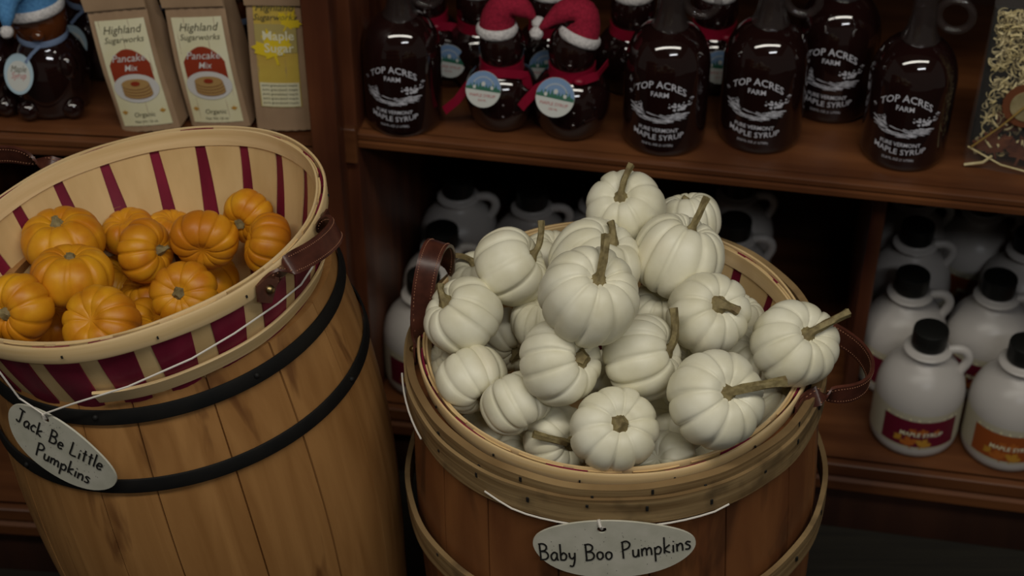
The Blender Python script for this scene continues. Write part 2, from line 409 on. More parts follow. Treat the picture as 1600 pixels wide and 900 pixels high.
wood_hoop(rb_, .1870, L_+.0005, L_-.022, .0072, 1)       # inner strap at the lip
wood_hoop(rb_, .1948, L_-.0085, L_-.038, .0034, 2)       # outer strap below it
wood_hoop(rb_, .2025, L_-.150, L_-.178, .0050, 3)        # loose strap at the belly
wood_hoop(rb_, .185, L_-.47, L_-.50, .0045, 4)

# ------------------------------------------------------------------ bushel baskets
BT = [(0, .1762), (-.03, .1705), (-.06, .1610), (-.08, .1530), (-.10, .1460), (-.15, .1350), (-.19, .1250)]
BTs = smooth_tab(BT, 18)
def stave(parent, a, wd, dr, mt, zt, rnd, th=.0014):
    mb = MB(); vs = []; n = 4; half = wd/2; sk = rnd.uniform(-.012, .012)
    for z, r in BTs:
        zz = z+(zt if z == 0 else 0); ww = half*(.60+.40*(r-.125)/(.1762-.125))
        for i in range(n+1):
            aa = a+(-1+2*i/n)*ww+sk*z/.19; rr = r+dr+.0006*(1-(2*i/n-1)**2); vs.append((rr*cos(aa), rr*sin(aa), zz))
        for i in range(n, -1, -1):
            aa = a+(-1+2*i/n)*ww+sk*z/.19; rr = r+dr-th; vs.append((rr*cos(aa), rr*sin(aa), zz))
    K = 2*(n+1); R = len(BTs)
    fs = [(i*K+k, (i+1)*K+k, (i+1)*K+(k+1) % K, i*K+(k+1) % K) for i in range(R-1) for k in range(K)]
    fs += [tuple(range(K)), tuple((R-1)*K+k for k in reversed(range(K)))]
    mb.add(vs, fs); return mb.build('stave', mt, parent, angle=50)
def band(parent, r0, r1, z0, z1, th, n=144, a0=0, a1=2*pi, seed=0, name='rim_band'):
    """a thin wooden band: radius r0 at its upper edge z0, r1 at its lower edge z1"""
    rnd = random.Random(seed); mb = MB(); full = abs(a1-a0-2*pi) < 1e-6; p = [rnd.uniform(0, 6) for _ in range(3)]
    vs = []; K = 6; m_ = n if full else n+1
    for i in range(m_):
        a = a0+(a1-a0)*i/n; wz = .0007*sin(4*a+p[0])+.0004*sin(9*a+p[1]); wr = .0004*sin(7*a+p[2])
        for r, z in ((r0, z0), (r0+th*.7, z0+.0003), (r0+th, z0-.0012), (r1+th, z1+.0012), (r1+th*.7, z1-.0003), (r1, z1)):
            vs.append(((r+wr)*cos(a), (r+wr)*sin(a), z+wz))
    fs = [(i*K+k, ((i+1) % m_)*K+k, ((i+1) % m_)*K+(k+1) % K, i*K+(k+1) % K) for i in range(n) for k in range(K)]
    if not full: fs += [tuple(range(K)), tuple((m_-1)*K+k for k in reversed(range(K)))]
    mb.add(vs, fs); return mb.build(name, M['band'], parent, angle=50)
def ellipse_handle(parent, ac, span, h, elev, width=.021, lean=0.0, zc=-.004, back=1.0, roll=0.0, rr=.1810):
    """leather loop fixed at two points of the rim; E is the direction it bulges in"""
    C0 = Vector((rr*cos(ac), rr*sin(ac), zc)); T = Vector((-sin(ac), cos(ac), 0)); Rd = Vector((cos(ac), sin(ac), 0)); U = Vector((0, 0, 1))
    E = (Rd*cos(elev)+U*sin(elev)+T*lean).normalized(); Wd = T.cross(E).normalized()
    if roll: Wd = Matrix.Rotation(roll, 3, E) @ Wd
    pts = []; n = 40
    ends = []
    for i in range(n+1):
        th = pi*i/n; c, s_ = cos(th), sin(th)
        aa = ac-span*c*(1.0); base = Vector((rr*cos(aa), rr*sin(aa), zc))
        pts.append(base+E*h*(s_**.75)+T*0)
    for sgn in (0, -1):
        aa = ac-span*(1 if sgn == 0 else -1); ends.append((aa, Vector(((rr)*cos(aa), (rr)*sin(aa), zc))))
    # tabs that lie on the rim beyond the loop
    t0 = [Vector(((rr+.0005)*cos(ac-span-d), (rr+.0005)*sin(ac-span-d), zc-.006*d/.1)) for d in (.13, .09, .05)]
    t1 = [Vector(((rr+.0005)*cos(ac+span+d), (rr+.0005)*sin(ac+span+d), zc-.006*d/.1)) for d in (.05, .09, .13)]
    pts = pts[1:-1]; P = t0+pts+t1
    ws = []; wid = []
    for i, p in enumerate(P):
        k = min(i, len(P)-1-i); f = min(1, k/9); f = f*f*(3-2*f); ws.append((U*(1-f)+Wd*f).normalized()); wid.append(width*(.75+.25*f))
    for _ in range(10):
        P = P[:2]+[(P[i-1]+P[i]*2+P[i+1])/4 for i in range(2, len(P)-2)]+P[-2:]
        ws = ws[:1]+[(ws[i-1]+ws[i]*2+ws[i+1]).normalized() for i in range(1, len(ws)-1)]+ws[-1:]
    mb = MB(); mb.strap(P, ws, wid, .0030); o = mb.build('handle', M['leather'], parent, angle=60)
    for sg in (1, -1):
        mb = MB()
        tt = (P[1]-P[0]).normalized()
        fine = []
        for i in range(2, len(P)-3):
            for f in (0, .34, .67): fine.append((P[i].lerp(P[i+1], f), ws[i].lerp(ws[i+1], f), wid[i], (P[i+1]-P[i]).normalized()))
        for k, (p, w__, wv, t_) in enumerate(fine):
            w_ = (w__-t_*w__.dot(t_)).normalized(); N = t_.cross(w_)
            if k % 2 == 0 and k+1 < len(fine):
                p2 = fine[k+1][0]
                for side in (1, -1):
                    a = p+w_*sg*(wv/2-.0028)+N*side*.0016; b = p2+w_*sg*(wv/2-.0028)+N*side*.0016
                    mb.strap([a, a.lerp(b, .8)], w_, .0006, .0006)
        tag(mb.build('stitching', M['stitch'], o, smooth=False), kind='stuff')
    for aa, sgn in ((ac-span-.10, 1), (ac+span+.10, -1)):
        F = Matrix(((-sin(aa), 0, cos(aa)), (cos(aa), 0, sin(aa)), (0, 1, 0)))   # local x tangent, y up, z outward
        c = Vector(((rr+.0022)*cos(aa), (rr+.0022)*sin(aa), zc-.009))
        mb = MB(); pl = [(-.014, -.004), (-.002, -.013), (.013, .004), (.004, .011), (-.011, .010)]
        top = [c+F@Vector((x*sgn, y, .0012)) for x, y in pl]; bot = [c+F@Vector((x*sgn, y, -.0008)) for x, y in pl]
        k = len(pl); mb.add(top+bot, [tuple(range(k)), tuple(reversed(range(k, 2*k)))]+[(i, (i+1) % k, k+(i+1) % k, k+i) for i in range(k)])
        pt = mb.build('mounting_plate', M['leather'], o)
        mb = MB(); mb.ball(c+F@Vector((0, 0, .0014)), .0042, 8, sc=(1, 1, 1)); mb.build('rivet', M['brass'], o)
    return o
def basket(C, n, seed, label, rot0, handles, lower):
    rnd = random.Random(seed); Mx = axis_matrix(n); t = thing('bushel_basket', C, Mx, label, 'basket')
    NS = 22; pitch = 2*pi/NS
    for k in range(NS):
        a = rot0+k*pitch
        stave(t, a, pitch*(.80+rnd.uniform(-.04, .05)), -.0012, M['splint'], rnd.uniform(-.0015, .0012), rnd)
    for k in range(NS):
        a = rot0+(k+.5)*pitch+rnd.uniform(-.008, .008)
        stave(t, a, pitch*(.70+rnd.uniform(-.05, .06)), .0006, M['maroon'], rnd.uniform(-.0030, .0004), rnd)
    band(t, .1778, .1758, .0005, -.0165, .0026, seed=seed+1)
    band(t, .1712, .1688, .0008, -.0150, .0024, seed=seed+2, name='inner_rim_band')
    a0, a1 = lower; r0 = interp(BT, -.058)+.0014; r1 = interp(BT, -.073)+.0014
    band(t, r0, r1, -.058, -.073, .0026, a0=a0, a1=a1, seed=seed+3, name='middle_band')
    band(t, interp(BT, -.17)+.0014, interp(BT, -.186)+.0014, -.17, -.186, .0022, seed=seed+4, name='foot_band')
    mb = MB(); mb.lathe([(.0001, -.186), (.1245, -.186), (.1245, -.182), (.0001, -.182)], 64, closed=True); mb.build('basket_bottom', M['splint'], t)
    for k in range(14):
        a = rot0+k*2*pi/14; m2 = MB(); m2.box((.1803*cos(a), .1803*sin(a), -.009), (.0012, .0014, .0024), M=Matrix.Rotation(a, 3, 'Z')); m2.build('staple', M['ink'], t)
    for h in handles: ellipse_handle(t, **h)
    return t, Mx
LKc = Vector((-.3420, 1.2430, .7807)); LKn = Vector((-.190, .082, 1)).normalized()
lk, LKM = basket(LKc, LKn, 21, 'tilted bushel basket of maroon and pale splints holding the small orange pumpkins', .08,
    [dict(ac=R_(-25), span=.17, h=.031, elev=R_(14), lean=.35, roll=.1),
     dict(ac=R_(142), span=.26, h=.055, elev=R_(25))], (R_(-97), R_(200)))
RKc = Vector((.0946, 1.2305, .664)); RKn = Vector((-.0244, -.0082, 1)).normalized()
rk, RKM = basket(RKc, RKn, 37, 'bushel basket with leather handles heaped with cream white pumpkins', .02,
    [dict(ac=R_(-9), span=.25, h=.054, elev=R_(-8), zc=-.004, lean=-.15),
     dict(ac=R_(163), span=.20, h=.071, elev=R_(98), zc=-.002, rr=.1806)], (0, 2*pi))
rk.scale = (1.014, 1.014, 1.014)

# ------------------------------------------------------------------ pumpkins
def pumpkin_mesh(R, hr, n, seed, depth_, skin, parent, name='rind'):
    rnd = random.Random(seed); ed = [0]; 
    ws = [rnd.uniform(.72, 1.3) for _ in range(n)]; tot = sum(ws); a = 0; edges = []
    for w_ in ws: edges.append((a, 2*pi*w_/tot, rnd.uniform(.8, 1.2), rnd.uniform(-.03, .03))); a += 2*pi*w_/tot
    us = []
    for (e, w_, dk, bo) in edges:
        m_ = 9
        for i in range(m_):
            u = -1+2*i/m_; u = math.copysign(abs(u)**.85, u); us.append((e+w_*(u+1)/2, u, dk, bo))
    V = 34; H = R*hr; vs = []
    ph = rnd.uniform(0, 6); el = rnd.uniform(0, .035); ph2 = rnd.uniform(0, 6)
    for i in range(1, V):
        v = pi*i/V; sv = sin(v); cv = cos(v)
        rho = sv**.72
        for (a_, u, dk, bo) in us:
            g = (1-abs(u)**2.6)**.60 if abs(u) < 1 else 0
            d = depth_*dk*(.40+.60*sv)
            f = (1-d*(1-g))*(1+bo*sv)
            # blend rib depth out at the poles
            rr = R*rho*(f if sv > .15 else 1-(1-f)*sv/.15)*(1+el*cos(2*a_+ph))
            z = H*math.copysign(abs(cv)**.86, cv)*(1-(1-f)*.9)
            q = rr/R
            z -= H*.34*math.exp(-(q/.27)**2)*(1 if cv > 0 else -.85)
            z += R*.02*sin(a_+ph2)*q
            # ribs leave a small seam wobble
            aw = a_+.05*sin(v*2+ph)*.5
            vs.append((rr*cos(aw), rr*sin(aw), z))
    K = len(us); top = len(vs); vs.append((0, 0, vs[0][2]-.0005)); vs.append((0, 0, vs[-2][2]+.0005))
    fs = [(i*K+k, (i+1)*K+k, (i+1)*K+(k+1) % K, i*K+(k+1) % K) for i in range(V-2) for k in range(K)]
    fs += [(top, k, (k+1) % K) for k in range(K)]+[(top+1, (V-2)*K+(k+1) % K, (V-2)*K+k) for k in range(K)]
    mb = MB(); mb.add(vs, fs); mb.build(name, skin, parent, angle=180)
    return H*(.995-.34)
def pumpkin(kind, px, py, rpx, y, axis, stem, label, group, hr=.78, n=None, seed=0, R=None, pos=None):
    rnd = random.Random(seed*7+3)
    P = at_y(px, py, y) if pos is None else Vector(pos); s = depth(P)/FPX
    R = rpx*s
    A = cam_dir(*axis).normalized()
    z = A; xh = Vector((cos(seed*1.7), sin(seed*1.7), .3)); Mx = axis_matrix(z, xh)
    white = kind == 'white'
    t = thing('white_pumpkin' if white else 'orange_pumpkin', P, Mx, label, 'pumpkin', group)
    Mx = t.rotation_euler.to_matrix()
    zt = pumpkin_mesh(R, hr, n or rnd.choice((9, 10, 10, 11)), seed, .085 if white else .088, M['white_skin' if white else 'orange_skin'], t)
    if stem:
        tx, ty, tz = stem[:3]; rs = stem[3] if len(stem) > 3 else 1.0
        bw = Vector((0, 0, zt-.0005))
        tip = Mx.inverted() @ (cam_dir(tx, ty, tz)*s)
        Lm = tip.length; mid = Vector((0, 0, min(.62*Lm, .016)))
        if tip.z < .15*Lm: tip.z = .15*Lm
        pts = []; N = 14
        for i in range(N+1):
            u = i/N; p = bw*1.0+mid*(2*u*(1-u))+tip*(u*u)
            pts.append(p)
        r0 = .0031*rs; rad = []
        for i in range(N+1):
            u = i/N; rad.append(r0*(1.0+1.85*math.exp(-(u*Lm/.0058)**1.8)-.12*math.exp(-((u*Lm-.012)/.006)**2))*(1-.20*u)*(1.0+.20*max(0, u-.82)/.18))
        # five-ridged stem
        K = 15; prev = None; vs = []
        for i, p in enumerate(pts):
            tg = (pts[min(i+1, N)]-pts[max(i-1, 0)]).normalized()
            u_ = tg.orthogonal().normalized() if prev is None else (prev-tg*prev.dot(tg)).normalized(); prev = u_; b_ = tg.cross(u_)
            for k in range(K):
                a = 2*pi*k/K+i*.06; rr = rad[i]*(1+.16*cos(5*a)+.05*rnd.uniform(-1, 1)); vs.append(p+(u_*cos(a)+b_*sin(a))*rr)
        fs = [(i*K+k, i*K+(k+1) % K, (i+1)*K+(k+1) % K, (i+1)*K+k) for i in range(N) for k in range(K)]
        fs += [tuple(reversed(range(K)))]
        c = len(vs); vs.append(pts[-1]-(pts[-1]-pts[-2]).normalized()*.0009); fs += [(c, N*K+k, N*K+(k+1) % K) for k in range(K)]
        m2 = MB(); m2.add(vs, fs); m2.build('stem', M['stem'], t, angle=50)
    else:
        m2 = MB(); m2.ball((0, 0, zt-.001), .0028, 6, sc=(1, 1, .5)); m2.build('stem_scar', M['stem'], t)
    return t
GW = 'cream white pumpkins heaped in the right-hand basket'; GO = 'small orange pumpkins in the left-hand basket'
WHITE = [  # px, py, r, y, axis(right, up, towards camera), stem tip (right, up, towards; px) + thickness, label
 (977,327,63,1.330,(-.22,.46,.80),(14,52,8,1.1),'white pumpkin at the very back top of the heap, stem reaching the shelf edge'),
 (1076,344,52,1.360,(-.15,.95,.25),(-6,11,3,.6),'white pumpkin half hidden at the back right of the heap, with a tiny pointed stem'),
 (1060,402,70,1.268,(.35,.80,.32),(27,58,4,1.15),'plump white pumpkin with a straight stem slanting up right, above the curled-stem one'),
 (930,412,72,1.260,(.45,.66,.50),(2,36,8,1.2),'white pumpkin right behind the big topmost one, only shoulder and knobbly stem showing'),
 (920,463,78,1.148,(.24,.47,.74),(13,72,10,1.3),'big white pumpkin topmost at the front centre of the heap, with a thick upright stem'),
 (798,417,62,1.257,(.82,.42,.28),(20,58,4,1.05),'white pumpkin on its side at the upper left, long stem curving up to the right'),
 (862,405,50,1.330,(.2,.8,.5),None,'white pumpkin peeking out at the back, just right of the upper left side-lying one'),
 (750,437,50,1.322,(-.25,.75,.5),(-52,16,4,.95),'white pumpkin at the back left rim with a long stem pointing left over the handle'),
 (724,493,63,1.216,(-.62,.50,.45),(-13,32,6,1.15),'round white pumpkin at the far left of the heap beside the upright leather handle'),
 (737,593,57,1.169,(.42,-.62,.40),(5,-16,8,.9),'white pumpkin at the lower left rim, tipped so its green-based stem faces down right'),
 (803,530,52,1.255,(.10,-.50,.65),(-8,-16,6,.8),'shaded white pumpkin sunk between the far left one and the centre ones'),
 (850,500,52,1.235,(-.1,.8,.5),None,'white pumpkin tucked under the left side of the big topmost pumpkin'),
 (875,566,68,1.134,(.66,.16,.60),(5,3,14,1.5),'white pumpkin right under the big topmost one, with a short cut stub facing right'),
 (806,630,57,1.131,(.42,-.70,.15),None,'stemless smooth white pumpkin near the lower left rim, between the green-stemmed and the stubby ones'),
 (873,688,58,1.123,(.40,-.05,.82),(-66,18,14,1.15),'white pumpkin at the front rim whose long thin stem bends across it to the left'),
 (960,671,69,1.085,(.16,.28,.86),(8,8,12,1.35),'white pumpkin at the front centre rim with a short twisted stub facing the viewer'),
 (1003,558,70,1.150,(.84,.24,.36),(15,68,6,1.25),'white pumpkin lying on its side in the middle, thick stem rising at its right'),
 (1107,490,66,1.200,(.30,.28,.80),(30,-6,14,1.5),'white pumpkin right of centre with a stubby stem curling over to the right'),
 (1241,537,70,1.181,(.34,.34,.74),(64,36,8,1.3),'white pumpkin farthest right, balanced on the rim by the handle, with pale stem'),
 (1119,624,78,1.090,(.30,.25,.80),(88,20,16,1.4),'deeply ribbed white pumpkin at the front right with a long stem pointing right'),
 (1030,485,50,1.261,(0,.6,.6),None,'shaded white pumpkin in the gap right of the big topmost one'),
 (1065,575,45,1.200,(.3,.6,.5),None,'small sliver of white pumpkin below the thick stem of the side-lying middle one'),
 (1150,495,45,1.270,(.4,.7,.3),None,'white pumpkin just peeking out behind the curled-stem one, by the maroon splint'),
 (1175,560,52,1.210,(.1,.6,.6),None,'shaded white pumpkin between the curled-stem one and the one farthest right'),
 (1060,655,55,1.150,(-.3,.5,.7),None,'shaded white pumpkin behind the left edge of the deeply ribbed front right one'),
 (1040,725,52,1.100,(-.4,.3,.6),None,'white pumpkin low at the front rim, right of the front centre one'),
 (1105,735,48,1.130,(.2,.7,.5),None,'sliver of white pumpkin low under the deeply ribbed front right one'),
 (760,675,50,1.186,(-.3,.7,.4),None,'dim white pumpkin deep at the left rim, under the stemless smooth one'),
 (815,715,45,1.140,(.3,.7,.5),None,'small dim bit of white pumpkin at the front left rim beside the long bent stem'),
 (1205,625,52,1.204,(.4,.5,.6),None,'dim white pumpkin deep in the right side, under the long pointing stem'),
 (955,595,52,1.200,(.1,.7,.6),None,'shaded white pumpkin deep in the centre between the stub-stemmed ones'),
 (700,575,45,1.222,(-.5,.6,.4),None,'sliver of white pumpkin at the left rim between the far left and green-stemmed ones'),
]
for i, (px, py, r, y, ax, st, lb_) in enumerate(WHITE):
    pumpkin('white', px, py, r, y, ax, st, lb_, GW, hr=.80 if i not in (3, 4, 2) else .90, seed=i+1)
ORANGE = [
 (98,376,65,1.318,(-.12,.72,.55),(-4,15,4,.9),'orange pumpkin upper left in the basket, flat-shouldered with a short brown stem'),
 (112,431,64,1.260,(.02,.86,.40),(1,10,4,.75),'squat orange pumpkin with a tiny pale stem, just below the upper left one'),
 (28,482,58,1.218,(-.40,-.22,.78),(-12,2,10,.9),'orange pumpkin at the far left rim with its pale stem facing the viewer'),
 (200,362,44,1.355,(-.2,.7,.6),None,'dull orange pumpkin at the back, behind the side-lying centre one'),
 (227,393,51,1.313,(.86,.06,.38),(20,6,6,.75),'orange pumpkin lying on its side in the centre, green stem poking right'),
 (320,374,52,1.316,(.05,.62,-.70),None,'wide orange pumpkin right of centre, its blossom end showing near the top'),
 (389,338,44,1.345,(-.42,-.48,.62),(-2,-4,7,.8),'orange pumpkin at the back right wall with a dark stem facing down left'),
 (418,382,50,1.301,(-.86,.20,.28),None,'glossy orange pumpkin at the right rim beside the leather handle'),
 (288,460,54,1.248,(-.10,.06,.95),(2,0,10,.85),'bumpy orange pumpkin near the front rim with a small round stem facing the viewer'),
 (322,434,52,1.340,(.2,.8,.5),None,'orange pumpkin behind the bumpy front one with a bright yellow rib'),
 (158,508,64,1.194,(-.30,.25,.85),None,'orange pumpkin at the front rim with a dark stem scar, left of centre'),
 (190,440,48,1.335,(.3,.6,.5),None,'shadowed deep orange pumpkin in the middle, right of the squat one'),
 (230,462,48,1.306,(-.3,.6,.5),None,'shadowed red-orange pumpkin deep in the middle under the side-lying one'),
 (88,500,45,1.270,(.1,.6,.6),None,'shadowed orange pumpkin deep between the far left one and the front scarred one'),
 (268,362,42,1.365,(.2,.7,.4),None,'dim orange pumpkin at the back between the side-lying and the wide ones'),
 (235,505,44,1.264,(.5,.4,.6),None,'small orange pumpkin low at the front rim left of the bumpy one'),
 (205,528,42,1.215,(-.2,.8,.4),None,'little patch of orange pumpkin at the front rim, right of the scarred one'),
]
for i, (px, py, r, y, ax, st, lb_) in enumerate(ORANGE):
    pumpkin('orange', px, py, r, y, ax, st, lb_, GO, hr=.67, seed=i+61, n=9+i % 3)

# ------------------------------------------------------------------ hanging tags with handwriting
GL = {  # strokes in a unit box: x 0..width, baseline 0, x-height .5, cap height 1
 'B': (.52, [[(.06, 1), (.08, .5), (.10, 0)], [(0, .97), (.25, 1.0), (.42, .85), (.36, .62), (.10, .53)], [(.10, .53), (.38, .50), (.50, .28), (.38, .06), (.04, 0)]]),
 'J': (.42, [[(0, 1), (.42, .98)], [(.24, .99), (.25, .5), (.22, .08), (.10, 0), (.0, .1)]]),
 'L': (.42, [[(.02, 1), (.03, .5), (.05, .02), (.42, .05)]]),
 'P': (.46, [[(.05, .98), (.07, .5), (.10, -.05)], [(0, .93), (.25, 1.0), (.44, .82), (.36, .58), (.09, .46)]]),
 'a': (.36, [[(.33, .42), (.18, .50), (.02, .30), (.06, .05), (.20, .02), (.33, .25)], [(.33, .45), (.33, .15), (.38, 0)]]),
 'b': (.36, [[(.03, 1), (.04, .5), (.05, 0)], [(.05, .30), (.20, .46), (.35, .30), (.28, .04), (.05, .02)]]),
 'c': (.30, [[(.30, .42), (.16, .50), (.02, .25), (.12, .02), (.30, .06)]]),
 'e': (.33, [[(.03, .25), (.30, .30), (.24, .47), (.10, .46), (.02, .22), (.12, .01), (.32, .08)]]),
 'i': (.10, [[(.05, .45), (.06, 0)], [(.05, .66), (.07, .69)]]),
 'k': (.34, [[(.03, .98), (.04, .5), (.05, 0)], [(.32, .48), (.06, .22), (.34, 0)]]),
 'l': (.10, [[(.04, .98), (.05, .5), (.06, 0)]]),
 'm': (.56, [[(.02, .46), (.04, 0)], [(.04, .30), (.15, .46), (.26, .38), (.28, 0)], [(.28, .32), (.40, .46), (.51, .36), (.54, 0)]]),
 'n': (.34, [[(.02, .46), (.04, 0)], [(.04, .30), (.18, .46), (.30, .36), (.33, 0)]]),
 'o': (.34, [[(.16, .47), (.03, .35), (.04, .10), (.17, 0), (.31, .12), (.31, .36), (.16, .47)]]),
 'p': (.36, [[(.02, .46), (.05, 0), (.07, -.42)], [(.04, .32), (.20, .48), (.35, .32), (.28, .04), (.06, .06)]]),
 's': (.28, [[(.27, .42), (.12, .49), (.03, .38), (.24, .20), (.20, .03), (.0, .04)]]),
 't': (.26, [[(.12, .86), (.13, .4), (.16, 0)], [(0, .58), (.26, .60)]]),
 'u': (.34, [[(.02, .46), (.04, .10), (.16, .01), (.28, .12), (.31, .46)], [(.31, .46), (.33, 0)]]),
 'y': (.34, [[(.02, .46), (.06, .18), (.18, .10), (.28, .2)], [(.32, .46), (.30, 0), (.20, -.36), (.02, -.34)]]),
 ' ': (.26, [])}
def handwriting(mb, text, cx, cy, size, mapf, lw, gap=.12, rnd=None, slope=0.0):
    W = sum(GL[c][0]+gap for c in text)-gap; x = -W/2
    for c in text:
        w_, strokes = GL[c]; dy = rnd.uniform(-.03, .03) if rnd else 0
        for st in strokes:
            # smooth the stroke
            pts = [Vector((p[0], p[1])) for p in st]
            if len(pts) > 2:
                out = []
                for i in range(len(pts)-1):
                    p0, p1, p2, p3 = pts[max(i-1, 0)], pts[i], pts[i+1], pts[min(i+2, len(pts)-1)]
                    for k in range(5):
                        t = k/5; out.append(.5*((2*p1)+(p2-p0)*t+(2*p0-5*p1+4*p2-p3)*t*t+(3*p1-p0-3*p2+p3)*t**3))
                out.append(pts[-1]); pts = out
            P = [mapf(cx+(x+p.x)*size, cy+(p.y*1.15+dy+slope*(x+p.x))*size, .0005) for p in pts]
            N = (mapf(cx, cy, 1)-mapf(cx, cy, 0)).normalized(); ws = []
            for i in range(len(P)):
                tg = (P[min(i+1, len(P)-1)]-P[max(i-1, 0)]).normalized(); ws.append(tg.cross(N))
            mb.strap(P, ws, lw, .0004)
        x += w_+gap
def on_barrel(px, py, Mx, C, length, tab, eps):
    """where the sight line meets the barrel side (radius + eps); returned in the barrel's own axes"""
    Mi = Mx.transposed(); o = Mi @ (CAM-Vector(C)); d = Mi @ ray(px, py); r = tab[0][1]+eps
    for _ in range(12):
        a = d.x*d.x+d.y*d.y; b = 2*(o.x*d.x+o.y*d.y); c = o.x*o.x+o.y*o.y-r*r; D = max(0, b*b-4*a*c); t = (-b-math.sqrt(D))/(2*a)
        p = o+d*t; r = interp(tab, p.z)+eps
    return Vector((p.x, p.y, p.z))
def hang_tag(pc, Mx, C, length, tab, eps, sx, sy, tilt, lines, label, group, hole, seed, tipback=0.0, flatten=.5):
    """pc the pixel where the tag's middle shows; the tag lies against the barrel"""
    L = on_barrel(pc[0], pc[1], Mx, C, length, tab, eps); a = math.atan2(L.y, L.x)
    X = Mx@Vector((-sin(a), cos(a), 0)); Z = Mx@Vector((cos(a), sin(a), 0)); Y = Z.cross(X)
    F = Matrix((X, Y, Z)).transposed() @ Matrix.Rotation(tipback, 3, 'X') @ Matrix.Rotation(tilt, 3, 'Z')
    t = thing('hanging_tag', Vector(C)+Mx@L, F, label, 'tag', group)
    Rb = math.hypot(L.x, L.y)/flatten
    mp = lambda u, v, e=0.0: Vector((u, v, -(u*u)/(2*Rb)+e))
    mb = MB(); n = 72; rings = 10; th = .0018; hx, hy, hr_ = hole[0], hole[1], .0040
    rnd = random.Random(seed); ph = rnd.uniform(0, 6)
    def edge(k):
        q = 2*pi*k/n; f = 1+.02*sin(3*q+ph)+.01*sin(5*q); return sx*cos(q)*f, sy*sin(q)*f
    vs = []
    for side in (th/2, -th/2):
        for j in range(rings+1):
            f = j/rings
            for k in range(n):
                ex, ey = edge(k); hx_, hy_ = hx+hr_*cos(2*pi*k/n), hy+hr_*sin(2*pi*k/n)
                vs.append(mp(hx_+(ex-hx_)*f, hy_+(ey-hy_)*f, side))
    S = (rings+1)*n; fs = []
    for s_ in (0, 1):
        for j in range(rings):
            for k in range(n): k2 = (k+1) % n; fs.append((s_*S+j*n+k, s_*S+j*n+k2, s_*S+(j+1)*n+k2, s_*S+(j+1)*n+k))
    for k in range(n):
        k2 = (k+1) % n; fs.append((k, k2, S+k2, S+k)); fs.append((rings*n+k, rings*n+k2, S+rings*n+k2, S+rings*n+k))
    mb.add(vs, fs); mb.build('tag_board', M['tag_card'], t, angle=50)
    mb = MB()
    for (text, x, y, size, slope) in lines: handwriting(mb, text, x, y, size, lambda u, v, e: mp(u, v, th/2+e), .0015, rnd=rnd, slope=slope)
    tag(mb.build('handwriting', M['ink'], t, smooth=False), kind='stuff')
    mb = MB()
    for _ in range(70):
        u = rnd.uniform(-.82, .82)*sx; v = lines[0][2]+rnd.gauss(.010, .012)
        if (u/sx)**2+(v/sy)**2 < .80:
            p = mp(u, v, th/2+.0003); r = rnd.uniform(.00025, .0004); mb.add([p+Vector((r*cos(q), r*sin(q), 0)) for q in (0, 1.26, 2.5, 3.8, 5)], [(0, 1, 2, 3, 4)])
    tag(mb.build('ink_dots', M['ink'], t, smooth=False), kind='stuff')
    return t, F, Vector(C)+Mx@L, mp
def world_string(t, pts, r=.0009, name='string'):
    Mi = (Matrix.Translation(t.location) @ t.rotation_euler.to_matrix().to_4x4()).inverted()
    mb = MB(); mb.tube([Mi@Vector(p) for p in pts], r, 6); return mb.build(name, M['string'], t)
GT = 'hand-lettered name tags hanging on the barrels'
rt, RF, RP, rmp = hang_tag((957, 858), RBM, RBc, RBlen, RBtab, .0085, .0705, .0330, R_(1.5),
    [('Baby Boo Pumpkins', .0015, -.0100, .0165, .085)], 'pale oval tag lettered with Baby Boo Pumpkins, hanging on the red-brown barrel', GT, (-.0085, .0235), 3, tipback=R_(-4))
hole = RP+RF@rmp(-.0085, .0235, .0012)
def lip_pt(deg, r, z): a = R_(deg); return RBc+RBM@Vector((r*cos(a), r*sin(a), z))
world_string(rt, [lip_pt(d, .2000+.0006*abs(d+92)/40, -.0375+.012*max(0, abs(d+92)-26)/14) for d in range(-127, -60, 4)])
world_string(rt, [lip_pt(d, .2000+.0012*sin((d-188)/30*pi), -.014-.026*((d-188)/30)) for d in range(186, 208, 3)], name='string')
k_ = RBc+RBM@on_barrel(935, 812, RBM, RBc, RBlen, RBtab, .0082)
world_string(rt, [k_, k_.lerp(hole, .5)+Vector((0, -.002, 0)), hole+RF@Vector((0, 0, -.0016))], .0016, 'string_knot')
lt, LF, LP, lmp = hang_tag((92, 702), LBM, LBc, LBlen, LBtab, .0085, .0560, .0350, R_(-31),
    [('Jack Be Little', -.002, .0035, .0150, .10), ('Pumpkins', .008, -.0205, .0150, .10)], 'pale oval tag lettered with Jack Be Little Pumpkins, hanging on the honey pine barrel', GT, (-.020, .0260), 8, tipback=R_(-3), flatten=.4)
hole = LP+LF@lmp(-.020, .0260, .0012)
kn = hole+LF@Vector((-.002, .0075, .002))
def near_basket(px, py, e=.006):
    return LKc+LKM@on_barrel(px, py, LKM, LKc, 0, [(0, .1815), (-.03, .1770), (-.06, .1680), (-.10, .156), (-.19, .13)], e)
world_string(lt, [near_basket(-30, 545, .004), near_basket(0, 582, .004), near_basket(30, 622, .006), kn, near_basket(110, 632, .004), near_basket(200, 604, .001), near_basket(300, 560, .001), near_basket(366, 521, .001), near_basket(433, 475, .001), near_basket(470, 445, .001), near_basket(488, 418, .002), near_basket(498, 390, .004)])
world_string(lt, [kn, kn.lerp(hole, .6)+Vector((0, -.001, 0)), hole+LF@Vector((0, 0, -.0016))], .0016, 'string_knot')

